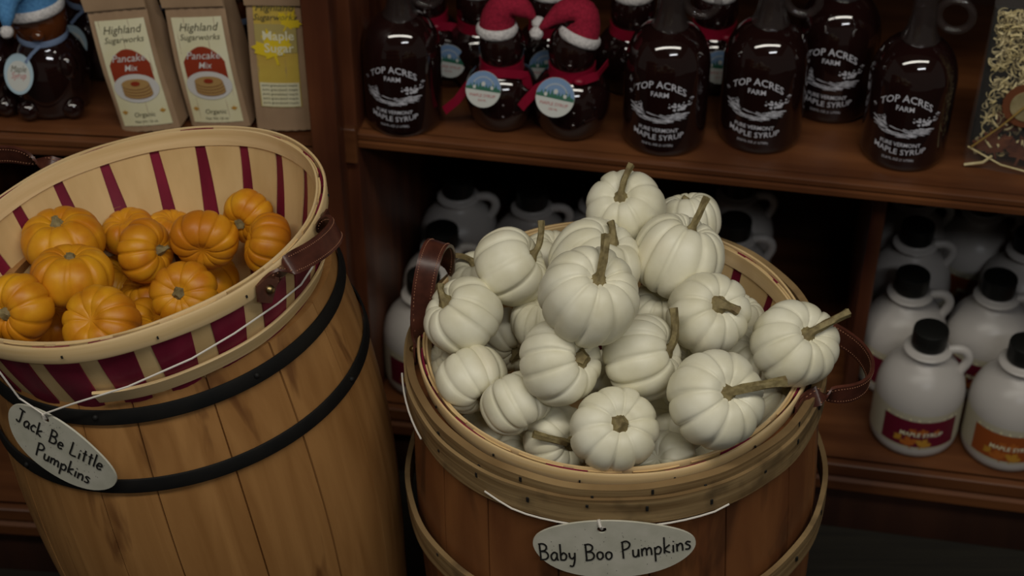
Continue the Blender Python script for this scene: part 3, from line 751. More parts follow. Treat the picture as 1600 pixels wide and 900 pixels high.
# ------------------------------------------------------------------ flagon bottles with white print
def shade_parent(t): return t
def flagon(label, group):
    t = thing('syrup_bottle', label=label, cat='bottle', group=group)
    body = [(.0001, .006), (.030, .004), (.040, .001), (.0455, .002), (.0485, .006), (.0496, .012), (.0496, .100), (.0490, .110), (.0465, .121), (.0415, .132), (.0350, .141), (.0280, .147), (.0215, .1505), (.0195, .1525), (.0001, .1525)]
    mb = MB(); mb.lathe(body, 72); b = mb.build('syrup_filled_body', M['syrup'], t, angle=40)
    mb = MB(); mb.lathe([(.0212, .1508), (.0220, .153), (.0205, .156), (.0180, .163), (.0158, .174), (.0146, .186), (.0142, .198), (.0142, .216), (.0122, .216), (.0122, .198), (.0126, .186), (.0138, .174), (.0160, .163), (.0184, .156), (.0190, .1532)], 48, closed=True)
    mb.build('clear_neck', M['clear_glass'], t)
    mb = MB(); mb.lathe([(.0188, .1530), (.0155, .163), (.0135, .174), (.0122, .183), (.0001, .183)], 40); mb.build('syrup_in_neck', M['syrup'], t)
    mb = MB(); mb.lathe([(.0001, .236), (.0150, .236), (.0162, .234), (.0162, .213), (.0150, .2125), (.0001, .2125)], 40); mb.build('screw_cap', M['cap'], t)
    mb = MB(); pts = [(.0145+.0245*(1-cos(a))*.62 if False else .0335+.0185*cos(a), 0, .186+.0185*sin(a)) for a in [2*pi*i/36 for i in range(36)]]
    mb.tube(pts, .0050, 12, closed=True); mb.build('ring_handle', M['clear_glass'], t)
    # print
    Rb = .0496; mp = cyl_map(Rb, .0006); mb = MB(); rnd = random.Random(5)
    arch = lambda x, y: (x*1.0, y-14.0*x*x)
    put_text(mb, 'TOP ACRES', .0130, mp, 0, .0965, bold=.010, sxk=.92, warp=arch)
    put_text(mb, '*', .0125, mp, -.0385, .0735, bold=.03); put_text(mb, '*', .0125, mp, .0385, .0735, bold=.03)
    put_text(mb, 'FARM', .0090, mp, 0, .0845, bold=.010, sxk=.95)
    put_text(mb, 'PURE VERMONT', .0072, mp, 0, .0375, bold=.010, sxk=.9)
    put_text(mb, 'MAPLE SYRUP', .0102, mp, 0, .0266, bold=.004, sxk=.98, warp=lambda x, y: (x, y+4*x*x))
    put_text(mb, '33.8 FL OZ (1 LITER)', .0042, mp, 0, .0185, bold=0.0)
    def blob(x, y, r, sq=.8):
        k = rnd.randint(5, 7); put_poly(mb, [(x+r*cos(2*pi*i/k)*rnd.uniform(.6, 1.2), y+r*sq*sin(2*pi*i/k)*rnd.uniform(.6, 1.2)) for i in range(k)], mp)
    for _ in range(46): q = rnd.gauss(0, 1); blob(.024+q*.0055, .0715+rnd.gauss(0, 1)*.0030, rnd.uniform(.0008, .0022))
    for _ in range(22): blob(-.026+rnd.gauss(0, 1)*.0045, .0675+rnd.gauss(0, 1)*.0026, rnd.uniform(.0007, .0018))
    for _ in range(85):
        x = rnd.uniform(-.033, .033); y = .0635-.0055*cos(x*60)+rnd.uniform(-.009, .002)-abs(x)*.04; l = rnd.uniform(.002, .007); s_ = rnd.uniform(-.35, .05)
        put_poly(mb, [(x-l, y-l*s_), (x+l, y+l*s_+.0002), (x+l*.8, y+l*s_+.0009), (x-l*.8, y-l*s_+.0007)], mp)
    tag(mb.build('white_print', M['print'], t, smooth=False), kind='stuff')
    return t
GB = 'round glass maple syrup bottles with white farm print on the upper shelf'
fl = flagon('leftmost large printed maple syrup bottle, next to the left side panel of the case', GB)
T_ = tree_of(fl)
FL = [((-.133, 1.754), -.20, None), ((.179, 1.715), -.24, 'large printed maple syrup bottle standing right of the santa-hat bottles, behind the topmost pumpkin'),
      ((.293, 1.720), -.31, 'large printed maple syrup bottle in the front row, second from the right'),
      ((.386, 1.785), -.30, 'large printed maple syrup bottle set back, partly hidden between two front ones'),
      ((.456, 1.684), -.33, 'large printed maple syrup bottle nearest the straw-filled gift bag')]
for i, (xy, rz, lb_) in enumerate(FL):
    o = fl if i == 0 else copy_tree(fl, None, T_)
    o.location = (xy[0], xy[1], ZS); o.rotation_euler = (0, 0, rz)
    if lb_: o['label'] = lb_

fl.scale = (.94, .94, .94); fl.location.x += .004

# ------------------------------------------------------------------ round snowman-shaped bottles with santa hats
def hat(t, c, tipdir, rb, hgt, tilt, felt, seed, bend=.5):
    """a felt hat: brim ring at c, crown bending towards tipdir and hanging down"""
    g = Vector(c); A = Matrix.Rotation(tilt[0], 3, 'X') @ Matrix.Rotation(tilt[1], 3, 'Y'); td = Vector(tipdir)
    rnd = random.Random(seed)
    P0 = Vector((0, 0, 0)); P1 = Vector((0, 0, hgt*1.25)); P2 = Vector((td.x*hgt*.75, td.y*hgt*.75, hgt*1.15)); P3 = Vector((td.x*hgt*1.25, td.y*hgt*1.25, hgt*bend))
    pts = []; N = 16; rad = []
    for i in range(N+1):
        u = i/N; pts.append(A@(P0*(1-u)**3+P1*3*u*(1-u)**2+P2*3*u*u*(1-u)+P3*u**3)+g)
        rad.append(rb*(1-u)**.62*.97+.0030+rb*.05*sin(u*17+seed)*(u > .25))
    mb = MB(); mb.tube(pts, rad, 28); h = mb.build('hat', M[felt], t, angle=180)
    mb = MB(); n = 40; pr = []
    for k in range(12): q = 2*pi*k/12; pr.append((rb+.0015+.0036*cos(q), .0040+.0066*sin(q)))
    mb.lathe(pr, n, closed=True)
    mb.v = [tuple(A@Vector(v)*(1+rnd.uniform(-.008, .008))+g) for v in mb.v]; mb.build('fluffy_brim', M['white_fluff'], h, angle=180)
    mb = MB(); mb.ball(pts[-1]+(pts[-1]-pts[-2]).normalized()*.006, .0078, 12); mb.v = [tuple(Vector(v)+Vector((rnd.uniform(-1, 1), rnd.uniform(-1, 1), rnd.uniform(-1, 1)))*.0004) for v in mb.v]
    mb.build('pompom', M['white_fluff'], h, angle=180)
    return h
def round_tag(t, c, nrm, r, roll=0.0, style='snow', oval=1.0, name='gift_tag'):
    Z = Vector(nrm).normalized(); X = Vector((0, 0, 1)).cross(Z).normalized(); Y = Z.cross(X); F = Matrix((X, Y, Z)).transposed() @ Matrix.Rotation(roll, 3, 'Z'); c = Vector(c)
    mp = lambda u, v, e=0.0: c+F@Vector((u, v*oval, e))
    mb = MB(); n = 40
    mb.add([mp(r*cos(2*pi*k/n), r*sin(2*pi*k/n), .0004) for k in range(n)]+[mp(r*cos(2*pi*k/n), r*sin(2*pi*k/n), -.0004) for k in range(n)],
           [tuple(range(n)), tuple(reversed(range(n, 2*n)))]+[(k, n+k, n+(k+1) % n, (k+1) % n) for k in range(n)], 0)
    if style == 'snow':
        mats = [M['tag_white'], M['tag_sky'], M['tag_green'], M['tag_red'], M['tag_white']]
        up = [(r*.985*cos(q), r*.985*sin(q)) for q in [R_(-2)+R_(184)*k/24 for k in range(25)]]
        put_poly(mb, up, lambda u, v: mp(u, v, .0006), 1)
        base = [(-r*.985, -r*.03)]+[(-r*.985+2*r*.985*k/10, r*(.10+.05*sin(k*1.7))) for k in range(11)]+[(r*.985, -r*.10)]
        base = [(x, max(-r*.2, y)) for x, y in base]
        put_poly(mb, base, lambda u, v: mp(u, v, .0008), 2)
        rnd = random.Random(3)
        for k in range(9):
            x = -r*.72+k*r*.18; h_ = r*rnd.uniform(.28, .5)
            put_poly(mb, [(x-r*.10, 0), (x+r*.10, 0), (x, h_)], lambda u, v: mp(u, v, .0010), 2)
        for x, y, s_ in ((0, .30, .11), (-.5, .1, .09), (.5, .12, .09)): put_poly(mb, [(x*r+s_*r*cos(q), y*r+s_*r*1.2*sin(q)) for q in [k*pi/5 for k in range(10)]], lambda u, v: mp(u, v, .0012), 4)
        for k in range(14):
            q = R_(25)+R_(130)*k/14; put_poly(mb, [(r*.58*cos(q+d)*kk, r*.58*sin(q+d)*kk+r*.05) for d, kk in ((0, 1), (.07, 1), (.07, 1.16), (0, 1.16))], lambda u, v: mp(u, v, .0012), 4)
        put_text(mb, 'MAPLE SYRUP', r*.24, lambda u, v: mp(u, v, .0009), 0, -r*.42, m=3)
        put_text(mb, '250 ML', r*.16, lambda u, v: mp(u, v, .0009), 0, -r*.66, m=3)
    else:
        mats = [M['tag_pale'], M['tag_white'], M['tag_red'], M['lab_dark']]
        put_poly(mb, [(r*.8*cos(q), r*.75*sin(q)-r*.1) for q in [k*pi/12 for k in range(24)]], lambda u, v: mp(u, v, .0006), 1)
        put_text(mb, 'Maple', r*.45, lambda u, v: mp(u, v, .0009), 0, r*.10, shear=.3, m=3)
        put_text(mb, 'Syrup', r*.45, lambda u, v: mp(u, v, .0009), 0, -r*.22, shear=.3, m=2)
    return mb.build(name, mats, t, smooth=False)
def snowman_bottle(loc, rz, label, group, hatargs, tagargs, s=1.0, ribbon='ribbon', tails=(), felt='red_felt', back=False):
    t = thing('snowman_bottle', (loc[0], loc[1], ZS), rz, label, 'bottle', group)
    prof = [(.0001, .003), (.022, .002), (.029, .0005), (.034, .006), (.0395, .016), (.0430, .029), (.0440, .040), (.0425, .052), (.0375, .063), (.0305, .071), (.0240, .076), (.0225, .080), (.0238, .085), (.0262, .093), (.0270, .101), (.0262, .110), (.0235, .119), (.0175, .127), (.0125, .131), (.0120, .144), (.0001, .144)]
    prof = [(r*s, z*s) for r, z in prof]
    mb = MB(); mb.lathe(prof, 64); b = mb.build('glass_body', M['syrup'], t, angle=70)
    # moulded details: scarf knot, buttons, arm
    mb = MB(); mb.ball((0, -.0290*s, .098*s), .0045*s, 8, sc=(1, 1.1, 1)); mb.build('moulded_nose', M['syrup'], b)
    for k in (.030, .046):
        m2 = MB(); m2.ball((.006*s, -interp([(.0-z, r) for r, z in []] or [(0, 0), (-1, 0)], 0)-.0428*s, k*s), .0032*s, 6); m2.build('moulded_button', M['syrup'], b)
    m2 = MB(); m2.tube([(.020*s, -.036*s, .056*s), (.031*s, -.030*s, .047*s), (.030*s, -.033*s, .036*s), (.018*s, -.040*s, .033*s)], .0028*s, 8); m2.build('moulded_arm', M['syrup'], b)
    hat(t, (hatargs[0]*s, hatargs[1]*s, hatargs[2]*s), hatargs[3], .0195*s, hatargs[4]*s, hatargs[5], felt, hatargs[6], hatargs[7])
    if ribbon:
        mb = MB(); mb.lathe([(.0268*s, .074*s), (.0258*s, .080*s), (.0262*s, .087*s), (.0250*s, .087*s), (.0246*s, .080*s), (.0255*s, .074*s)], 48, closed=True)
        rb2 = mb.build('ribbon', M[ribbon], t, angle=60)
        mb = MB(); mb.ball((tails[0][0][0]*s, tails[0][0][1]*s, tails[0][0][2]*s) if tails else (0, -.028*s, .076*s), .0052*s, 8, sc=(1.2, .8, .8)); mb.build('ribbon_knot', M[ribbon], rb2)
        for tl in tails:
            P = [Vector(p)*s for p in tl]; mb = MB(); F_ = []
            for i in range(len(P)-1):
                for k in range(6): F_.append(P[i].lerp(P[i+1], k/6))
            F_.append(P[-1]); mb.strap(F_, [Vector((.25, .2, 1)) if abs((F_[min(i+1, len(F_)-1)]-F_[max(i-1, 0)]).normalized().z) < .93 else Vector((1, .2, 0)) for i in range(len(F_))], .0105*s, .0006)
            mb.build('ribbon_tail', M[ribbon], rb2, angle=60)
    for ta in tagargs: round_tag(t, *ta)
    return t
GS = 'small round dark bottles wearing crimson santa hats'
snowman_bottle((-.012, 1.752), -.10, 'front-row santa-hat bottle whose pompom hangs right, beside the leftmost printed bottle', GS,
    (-.005, -.002, .1205, (1.0, -.15, 0), .036, (-.10, -.04), 1, .55), [((-.017, -.044, .068), (-.20, -1, .55), .0212, .04)], 1.0,
    tails=[[(-.020, -.024, .077), (-.036, -.030, .064), (-.050, -.030, .042), (-.066, -.026, .024)], [(-.016, -.026, .078), (.006, -.0300, .082), (.030, -.024, .078), (.034, -.022, .058)]])
snowman_bottle((.070, 1.734), -.12, 'santa-hat bottle with a slumped brim, its pompom hanging left, front row', GS,
    (.006, -.003, .1165, (-1.0, -.25, 0), .034, (-.28, .34), 2, -.10), [((-.015, -.047, .070), (-.12, -1, .58), .0228, -.05)], 1.05,
    tails=[[(.010, -.030, .079), (.030, -.024, .085), (.040, -.006, .092)], [(-.018, -.030, .080), (-.034, -.036, .072), (-.048, -.038, .054), (-.053, -.038, .046)]])
BK = [(( -.040, 1.845), 0, 'santa-hat bottle in the back row, just left of the front pompom-right one', (-.3, -1, .2), 3, (-.036, -.034, .045)),
      ((.047, 1.838), 0, 'santa-hat bottle in the back row, straight behind the gap between the two front ones', (0, -1, .2), 4, (-.006, -.052, .052)),
      ((.145, 1.832), .1, 'santa-hat bottle in the back row, just left of the large printed bottle', (.6, -1, .2), 5, None),
      ((-.105, 1.862), 0, 'santa-hat bottle at the back behind the leftmost large printed bottle', (0, -1, .2), 6, None),
      ((.245, 1.835), 0, 'santa-hat bottle at the back between two large printed bottles, a bluish tag below it', (-.1, -1, .2), 7, (.004, -.050, .052))]
for xy, rz, lb_, hd, sd, tg_ in BK:
    snowman_bottle(xy, rz, lb_, GS, (0, -.002, .1205, (.4*math.copysign(1, sin(sd*2.2)), .5, 0), .036, (-.08, .04*(sd-5)), sd, .9),
        [(tg_, (hd[0], -1, .3), .0205, 0)] if tg_ else [], 1.02, tails=[[(.012, -.028, .078), (.028, -.020, .074), (.040, -.018, .070)]])

# ------------------------------------------------------------------ blue-hatted figure bottles (left case)
GBL = 'amber syrup bottles wearing blue felt hats'
def blue_bottle(px, py, rz, label, tg_, hat_dir=(-.30, -1, 0), s=1.12):
    p = at_z(px, py, ZS); t = thing('syrup_bottle', p, rz, label, 'bottle', GBL)
    prof = [(.0001, .003), (.026, .001), (.0335, .002), (.0375, .006), (.0385, .011), (.0410, .024), (.0430, .040), (.0420, .056), (.0370, .070), (.0300, .080), (.0255, .086), (.0250, .089)]
    mb = MB(); mb.lathe([(r*s, z*s) for r, z in prof], 64); b = mb.build('syrup_filled_body', M['syrup'], t, angle=70)
    prof = [(.0250, .089), (.0268, .095), (.0285, .104), (.0275, .113), (.0230, .121), (.0150, .128), (.0001, .130)]
    mb = MB(); mb.lathe([(r*s, z*s) for r, z in prof], 56); hd = mb.build('amber_head', M['amber'], t, angle=70)
    mb = MB(); mb.ball((0, -.0285*s, .101*s), .0075*s, 8, sc=(1, .8, .8)); mb.build('moulded_muzzle', M['amber'], hd)
    for q in (-1, 1):
        m2 = MB(); m2.ball((q*.0250*s, -.0270*s, .062*s), .0115*s, 8, sc=(.9, 1, 1.4)); m2.build('moulded_arm', M['syrup'], b)
        m2 = MB(); m2.ball((q*.0230*s, -.0300*s, .014*s), .0130*s, 8, sc=(1, 1, .9)); m2.build('moulded_foot', M['syrup'], b)
    # little raised beads around the foot
    hat(t, (-.004*s, -.004*s, .118*s), hat_dir, .0290*s, .046*s, (-.12, -.10), 'blue_felt', 3, .18)
    mb = MB(); mb.lathe([(.0262*s, .084*s), (.0270*s, .088*s), (.0262*s, .092*s), (.0250*s, .088*s)], 48, closed=True); r_ = mb.build('ribbon', M['ribbon_blue'], t)
    mb = MB(); mb.strap([Vector(q)*s for q in ((0, -.0275, .088), (-.008, -.036, .084), (-.014, -.044, .079))], (0, .3, 1), .004, .0006); mb.build('ribbon_tail', M['ribbon_blue'], r_)
    if tg_: round_tag(t, *tg_)
    return t
blue_bottle(88, 162, .10, 'dark syrup bottle with blue felt hat and pale oval tag, beside the kraft bags', ((-.026, -.050, .074), (-.25, -1, .45), .0178, .03, 'plain', 1.35))
blue_bottle(-12, 158, .05, 'dark syrup bottle cut off by the left edge of the picture', None)
blue_bottle(160, 103, .0, 'dark syrup bottle with a pale blue tag, standing behind the first kraft bag', ((-.018, -.052, .062), (.2, -1, .25), .0178, 0, 'plain', 1.35))
blue_bottle(262, 104, .0, 'dark syrup bottle with a blue hat, in the gap between the two pancake mix bags', None, (.2, -1, 0))
blue_bottle(385, 126, .0, 'dark syrup bottle with a blue hat, behind the gap beside the yellow-labelled bag', None, (-.2, -1, 0))

# ------------------------------------------------------------------ paper bags
def bag(px, py, rz, roll, lean, W, D, H, kind, label, seed):
    p = at_z(px, py, ZS)+Vector((0, 0, .004)); M3 = Matrix.Rotation(rz, 3, 'Z') @ Matrix.Rotation(roll, 3, 'Y') @ Matrix.Rotation(lean, 3, 'X')
    t = thing('paper_bag', p, M3, label, 'bag', 'kraft paper bags on the left shelf'); rnd = random.Random(seed)
    # body: W wide, front at y=0; folds flat to the top
    n = 15; m_ = 22; vs = []
    def ring(v):
        f = 1-.86*max(0, (v-.35)/.65)**1.3; d = D*f; pin = .10*W*max(0, (v-.25)/.75); y0 = (D-d)*.42
        wv = lambda a: .0010*sin(a*9+seed+v*7)
        out = []
        for i in range(n): out.append((-W/2+W*i/(n-1), y0-.0035*sin(pi*i/(n-1))*(1-v)+wv(i*.3), v*H))
        for i in range(1, 6): q = i/6; out.append((W/2-pin*sin(pi*q), y0+d*q, v*H))
        for i in range(n): out.append((W/2-W*i/(n-1), y0+d+wv(i*.4), v*H))
        for i in range(1, 6): q = 1-i/6; out.append((-W/2+pin*sin(pi*q), y0+d*q, v*H))
        return out
    for j in range(m_+1): vs += ring(j/m_)
    K = len(vs)//(m_+1); fs = [(j*K+k, j*K+(k+1) % K, (j+1)*K+(k+1) % K, (j+1)*K+k) for j in range(m_) for k in range(K)]
    fs += [tuple(reversed(range(K))), tuple(m_*K+k for k in range(K))]
    mb = MB(); mb.add(vs, fs); b = mb.build('bag_body', M['kraft'], t, angle=50)
    fz = .715*H
    def front(v): f = 1-.86*max(0, (v-.35)/.65)**1.3; return (D-D*f)*.42
    mb = MB(); F_ = [(z, front(z/H)-.0045-.004*sin((z-fz)/(H-fz)*pi)) for z in (fz, fz+.012, fz+.03, fz+.05, H+.002)]
    fv = [(x, y, z) for z, y in F_ for x in (-W/2-.001, W/2+.001)]+[(x, y+.0016, z) for z, y in F_ for x in (-W/2-.001, W/2+.001)]
    k = len(F_)*2; fs = [(2*i, 2*i+1, 2*i+3, 2*i+2) for i in range(len(F_)-1)]+[(k+2*i+2, k+2*i+3, k+2*i+1, k+2*i) for i in range(len(F_)-1)]
    fs += [(0, k, k+1, 1), (k-2, k-1, 2*k-1, 2*k-2)]+[(2*i, 2*i+2, k+2*i+2, k+2*i) for i in range(len(F_)-1)]+[(2*i+1, k+2*i+1, k+2*i+3, 2*i+3) for i in range(len(F_)-1)]
    mb.add(fv, fs); mb.build('folded_top', M['kraft'], t, angle=50)
    # label
    lw, z0, z1 = (.062, .008, .655*H) if kind == 'pancake' else (.048, .032, .168)
    def mp(u, v, e=.0006): return Vector((u, front(v/H)-.0035*sin(pi*(u+W/2)/W)*(1-v/H)-.0009-e, v))
    def panel(x0, x1, za, zb, e, m, nx=10, nz=10):
        g = [mp(x0+(x1-x0)*i/nx, za+(zb-za)*j/nz, e) for j in range(nz+1) for i in range(nx+1)]
        mb.add(g, [(j*(nx+1)+i, j*(nx+1)+i+1, (j+1)*(nx+1)+i+1, (j+1)*(nx+1)+i) for j in range(nz) for i in range(nx)], m)
    mb = MB(); panel(-lw/2, lw/2, z0, z1, 0, 0)
    hL = z1-z0
    if kind == 'pancake':
        mats = [M['lab_cream'], M['lab_red'], M['lab_white'], M['pancake'], M['pancake_edge'], M['lab_dark'], M['jl_gold']]
        zc = z0+hL*.40
        dome = [(-.0255, zc)]+[(-.0255+.051*i/14, zc+.026+.019*sin(pi*i/14)**.8) for i in range(15)]+[(.0255, zc)]
        put_poly(mb, dome, lambda u, v: mp(u, v, .0006), 1)
        put_poly(mb, [(.0285*cos(2*pi*k/30), zc-.004+.0185*sin(2*pi*k/30)) for k in range(30)], lambda u, v: mp(u, v, .0009), 2)
        for k, (rx, dz) in enumerate(((.0185, -.010), (.0185, -.006), (.0180, -.002), (.0175, .002))):
            put_poly(mb, [(.001+rx*cos(2*pi*q/24), zc+dz+.0068*sin(2*pi*q/24)-.0012) for q in range(24)], lambda u, v: mp(u, v, .0011+k*.0004), 4)
            put_poly(mb, [(.001+rx*cos(2*pi*q/24), zc+dz+.0068*sin(2*pi*q/24)) for q in range(24)], lambda u, v: mp(u, v, .0013+k*.0004), 3)
        put_poly(mb, [(.0015+.006*cos(2*pi*q/12), zc+.003+.003*sin(2*pi*q/12)) for q in range(12)], lambda u, v: mp(u, v, .0032), 1)
        put_text(mb, 'Highland', .0135, lambda u, v: mp(u, v, .0006), 0, z1-.016, shear=.35, m=5)
        put_text(mb, 'Sugarworks', .0105, lambda u, v: mp(u, v, .0006), 0, z1-.027, shear=.35, m=5)
        put_text(mb, 'Pancake', .0130, lambda u, v: mp(u, v, .0012), 0, zc+.030, shear=.3, m=2, bold=.002)
        put_text(mb, 'Mix', .0110, lambda u, v: mp(u, v, .0012), 0, zc+.0185, shear=.3, m=2, bold=.002)
        put_text(mb, '4 cups', .0070, lambda u, v: mp(u, v, .0006), 0, z0+.030, shear=.2, m=5) if False else None
        put_text(mb, 'Organic', .0085, lambda u, v: mp(u, v, .0006), 0, z0+.012, shear=.2, m=5)
        for sx_ in (-1, 1): put_poly(mb, leaf_pts(sx_*.024, z0+.018, .0040), lambda u, v: mp(u, v, .0007), 6)
        put_text(mb, 'Net Wt 16 oz', .0050, lambda u, v: mp(u, v, .0006), 0, z0+.004, m=5)
    else:
        mats = [M['lab_yellow'], M['lab_bright'], M['lab_tan'], M['lab_cream'], M['lab_dark']]
        panel(-lw/2+.001, lw/2-.001, z0+.001, z0+hL*.24, .0006, 3); panel(-lw/2, lw/2, z0+hL*.52, z0+hL*.78, .0006, 2)
        put_poly(mb, leaf_pts(-.004, z0+hL*.56, .026, .25), lambda u, v: mp(u, v, .0010), 1)
        put_poly(mb, leaf_pts(.016, z0+hL*.80, .016, -.5), lambda u, v: mp(u, v, .0010), 1)
        put_text(mb, 'Highland', .0125, lambda u, v: mp(u, v, .0012), 0, z1-.014, shear=.35, m=4)
        put_text(mb, 'Sugarworks', .0105, lambda u, v: mp(u, v, .0012), 0, z1-.025, shear=.35, m=4)
        put_text(mb, 'Maple', .0155, lambda u, v: mp(u, v, .0014), .003, z0+hL*.64, m=3, bold=.02)
        put_text(mb, 'Sugar', .0155, lambda u, v: mp(u, v, .0014), .003, z0+hL*.53, m=3, bold=.02)
        for k in range(5): put_text(mb, 'pure granulated maple', .0046, lambda u, v: mp(u, v, .0010), 0, z0+.005+k*.0058, m=4)
    mb.build('label', mats, t, smooth=False)
    return t
bag(237, 207, -.17, R_(-10.5), R_(-4), .074, .050, .215, 'pancake', 'leftmost kraft bag of pancake mix, creased and leaning left', 1)
bag(346, 202, -.19, R_(-8.0), R_(-3), .074, .050, .215, 'pancake', 'middle kraft bag of pancake mix, between the creased bag and the yellow one', 2)
bag(445, 206, -.04, R_(-.5), R_(-2), .064, .046, .225, 'yellow', 'kraft bag with a bright yellow maple leaf label, next to the post', 3)

# ------------------------------------------------------------------ clear gift bag with straw and candies
g0 = at_z(1575, 270, ZS); gt = thing('gift_bag', g0, -.26, 'clear gift bag of straw shreds, brown candies and a gold seal, right of the bottles', 'gift bag')
GM = Matrix.Rotation(R_(-6), 3, 'X')
W, D, H = .105, .055, .200
mb = MB(); n = 10; vs = []
rnd = random.Random(2)
def gring(v):
    f = 1-.25*v; out = []
    for k in range(24):
        q = 2*pi*k/24; c, s_ = cos(q), sin(q); out.append((W/2*math.copysign(abs(c)**.45, c)*(1-.05*v), D/2+D/2*f*math.copysign(abs(s_)**.6, s_)+.0015*sin(k*3+v*12), v*H))
    return out
for j in range(n+1): vs += gring(j/n)
mb.add(vs, [(j*24+k, j*24+(k+1) % 24, (j+1)*24+(k+1) % 24, (j+1)*24+k) for j in range(n) for k in range(24)]+[tuple(reversed(range(24))), tuple(n*24+k for k in range(24))])
mb.build('cellophane', M['film'], gt, angle=50)
mb = MB(); mb.box((0, D-.006, H*.47), (W-.012, .004, H*.9)); mb.build('backing_card', M['black_board'], gt)
mb = MB()
for k in range(620):
    x = rnd.uniform(-.040, .040); z = .195-abs(rnd.gauss(0, .052)); z = max(z, .075) if rnd.random() < .86 else rnd.uniform(.012, .075); y = rnd.uniform(.006, .026)
    r = rnd.uniform(.003, .0075); a0 = rnd.uniform(0, 6); ax = Vector((rnd.uniform(-1, 1), rnd.uniform(-1.2, 0), rnd.uniform(-1, 1))).normalized(); u_ = ax.orthogonal().normalized(); v_ = ax.cross(u_)
    pts = []; 
    for i in range(9): q = a0+i*.55; p = Vector((x, y, z))+(u_*cos(q)+v_*sin(q))*r+ax*(i-4)*.0011; p.x = max(-.045, min(.045, p.x)); p.y = max(.003, min(.045, p.y)); p.z = max(.004, min(.195, p.z)); pts.append(p)
    mb.strap(pts, ax, .0022, .0005)
tag(mb.build('straw_shred', M['straw'], gt, smooth=False), kind='stuff')
for k, (x, z, sx_, rot) in enumerate(((-.022, .030, .024, .3), (.010, .026, .026, -.2), (.030, .050, .022, .5), (-.012, .058, .020, -.5), (.020, .075, .022, .1))):
    mb = MB(); lp = leaf_pts(0, 0, sx_, rot); mb.add([(x+a, .010+k*.002, z+b) for a, b in lp]+[(x+a*.93, .004+k*.002, z+b*.93) for a, b in lp],
        [tuple(range(len(lp))), tuple(reversed(range(len(lp), 2*len(lp))))]+[(i, (i+1) % len(lp), len(lp)+(i+1) % len(lp), len(lp)+i) for i in range(len(lp))])
    mb.build('maple_candy', M['candy'], gt, smooth=False)
mb = MB()
def disc(mb, c, r, y, m, dy=.0015, n=48, sc=.0):
    vs = [(c[0]+r*(1+sc*(k % 2))*cos(2*pi*k/n), y, c[1]+r*(1+sc*(k % 2))*sin(2*pi*k/n)) for k in range(n)]; vs += [(a, b+dy, z) for a, b, z in vs]
    mb.add(vs, [tuple(range(n)), tuple(reversed(range(n, 2*n)))]+[(k, (k+1) % n, n+(k+1) % n, n+k) for k in range(n)], m)
disc(mb, (.006, .092), .0275, -.0022, 0, sc=.03); disc(mb, (.006, .092), .0195, -.0034, 1)
mb.build('foil_seal', [M['seal_ring'], M['seal']], gt, smooth=False)
mb = MB(); mb.tube([(-.046, -.003, .030), (-.02, -.0052, .062), (.006, -.0056, .098), (.046, -.004, .145)], .0010, 6); mb.build('gold_cord', M['gold_cord'], gt)
mb = MB(); mb.tube([(-.050, -.002, .004), (-.03, -.004, .012), (-.022, -.004, .022)], .0016, 6); mb.tube([(-.05, .0, .028), (-.01, -.004, .012), (.03, -.004, .006), (.05, -.002, .014)], .0010, 6)
tag(mb.build('loose_straw', M['straw'], gt), kind='stuff')
mb = MB(); mb.ball((.030, .014, .165), .012, 10, sc=(1, .7, 1)); mb.build('red_bow', M['red_felt'], gt)

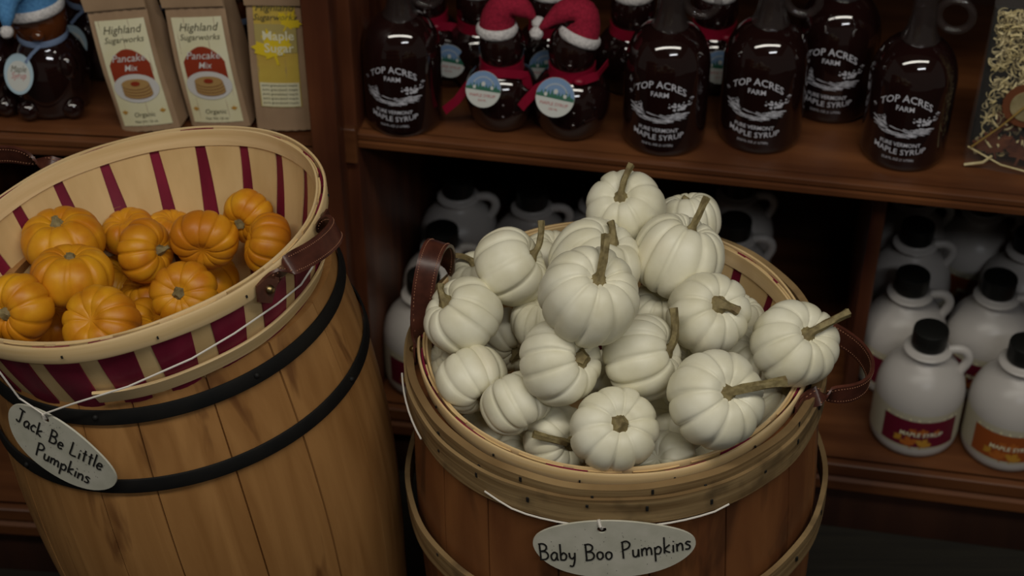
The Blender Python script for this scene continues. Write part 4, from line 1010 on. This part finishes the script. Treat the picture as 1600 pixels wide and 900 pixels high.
# ------------------------------------------------------------------ white plastic jugs on the lower shelf
def jug(label, group, col):
    t = thing('plastic_jug', label=label, cat='jug', group=group)
    prof = [(.0001, .004), (.040, .003), (.048, .0005), (.053, .003), (.0560, .009), (.0570, .016), (.0570, .078), (.0565, .086), (.0540, .098), (.0490, .109), (.0420, .118), (.0330, .1255), (.0260, .130), (.0225, .134), (.0215, .138), (.0225, .1400), (.0290, .1425), (.0305, .1445), (.0290, .1465), (.0230, .1475), (.0205, .149), (.0195, .154), (.0001, .154)]
    mb = MB(); mb.lathe(prof, 72); mb.build('jug_body', M['jug'], t, angle=60)
    mb = MB(); mb.lathe([(.0001, .1765), (.0200, .1765), (.0218, .1755), (.0224, .173), (.0226, .1535), (.0222, .1515), (.0001, .1515)], 64)
    for i, v in enumerate(mb.v):
        x, y, z = v
        if .152 < z < .175: a = math.atan2(y, x); k = 1+.012*sin(a*32); mb.v[i] = (x*k, y*k, z)
    mb.build('screw_cap', M['cap'], t, angle=40)
    P = [(.026, 0, .1445), (.036, 0, .1465), (.045, 0, .1455), (.0515, 0, .1395), (.0535, 0, .131), (.0510, 0, .122), (.0470, 0, .115), (.0450, 0, .109)]
    Q = []
    for i in range(len(P)-1):
        for k in range(4): Q.append(Vector(P[i]).lerp(Vector(P[i+1]), k/4))
    Q.append(Vector(P[-1]))
    for _ in range(3): Q = [Q[0]]+[(Q[i-1]+Q[i]*2+Q[i+1])/4 for i in range(1, len(Q)-1)]+[Q[-1]]
    mb = MB(); mb.tube(Q, .0062, 14); mb.build('handle', M['jug'], t)
    Rb = .0570; mp = lambda u, v, e=.0005: cyl_map(Rb, e)(u, v); mb = MB()
    def panel(x0, x1, za, zb, e, m, nx=24):
        g = [mp(x0+(x1-x0)*i/nx, z, e) for z in (za, zb) for i in range(nx+1)]; mb.add(g, [(i, i+1, nx+2+i, nx+1+i) for i in range(nx)], m)
    mats = [M['jl_cream'], M['jl_maroon' if col == 'm' else 'jl_orange'], M['jl_leaf'], M['jl_gold'], M['lab_cream'], M['tag_green']]
    panel(-.088, .088, .020, .077, .0004, 0, 36); panel(-.050, .050, .0240, .067, .0008, 1)
    rnd = random.Random(4)
    for k in range(26): x = rnd.uniform(-.05, .05); put_poly(mb, [(x-.002, .0675), (x+.002, .0675), (x+.0005, .0675+rnd.uniform(.002, .006)), (x-.001, .0675+rnd.uniform(.002, .006))], lambda u, v: mp(u, v, .0009), 0 if k % 2 else 4)
    for x, y, s_, r, m in ((-.012, .031, .013, .3, 2), (.006, .030, .012, -.4, 3), (-.026, .036, .008, .9, 3), (.004, .050, .008, .1, 2), (-.008, .051, .007, 2.6, 2), (.022, .049, .006, 1.0, 2)):
        put_poly(mb, leaf_pts(x, y, s_, r), lambda u, v: mp(u, v, .0010+.0001*m), m)
    put_text(mb, 'MAPLE SYRUP', .0095, lambda u, v: mp(u, v, .0014), .002, .0425, bold=.02, sxk=.95, m=4, shear=.1)
    mb.build('label', mats, t, smooth=False)
    return t
GJ = 'white plastic syrup jugs with black caps on the lower shelf'
jm = jug('', GJ, 'm'); jo = jug('', GJ, 'o'); TJ = tree_of(jm)
def cap_at(px, py): return at_z(px, py, ZL+.166)
JUGS = [  # cap pixel, rotation, colour, label
 (1454, 523, -.12, 'm', 'front white jug with a maroon label in the right compartment'),
 (1604, 545, -.22, 'o', 'front white jug with a burnt orange label, at the right edge'),
 (1426, 437, -.12, 'm', 'second white jug behind the front maroon-labelled one'),
 (1562, 442, -.20, 'm', 'second-row white jug with a maroon label, between the two front jugs'),
 (1434, 360, -.10, 'm', 'white jug third in the column beside the divider'),
 (1612, 373, -.20, 'm', 'white jug third in the column at the right edge, its cap just showing'),
 (1432, 298, -.10, 'm', 'white jug fourth in the column beside the divider, cap under the shelf edge'),
 (1540, 312, -.12, 'o', 'dim white jug at the back right, an orange label showing below it'),
 (691, 366, -.05, 'm', 'white jug in the left compartment beside the upright leather handle'),
 (716, 287, -.05, 'm', 'shaded white jug behind the one near the upright leather handle'),
 (832, 305, -.05, 'm', 'shaded white jug showing above the barrel rim, left of the back pumpkins'),
 (662, 438, -.05, 'm', 'dim white jug low beside the left side panel, behind the basket handle'),
 (1149, 352, -.08, 'm', 'white jug just behind the rim right of the back pumpkins'),
 (1154, 285, -.08, 'm', 'shaded white jug behind the one right of the back pumpkins'),
 (938, 300, -.08, 'm', 'dark shaded jug just left of the back top pumpkin'),
]
um = uo = False
for px, py, rz, c, lb_ in JUGS:
    if c == 'm': o = jm if not um else copy_tree(jm, None, TJ); um = True
    else: o = jo if not uo else copy_tree(jo, None, TJ); uo = True
    p = cap_at(px, py); o.location = (p.x, p.y, ZL); o.rotation_euler = (0, 0, rz); o['label'] = lb_
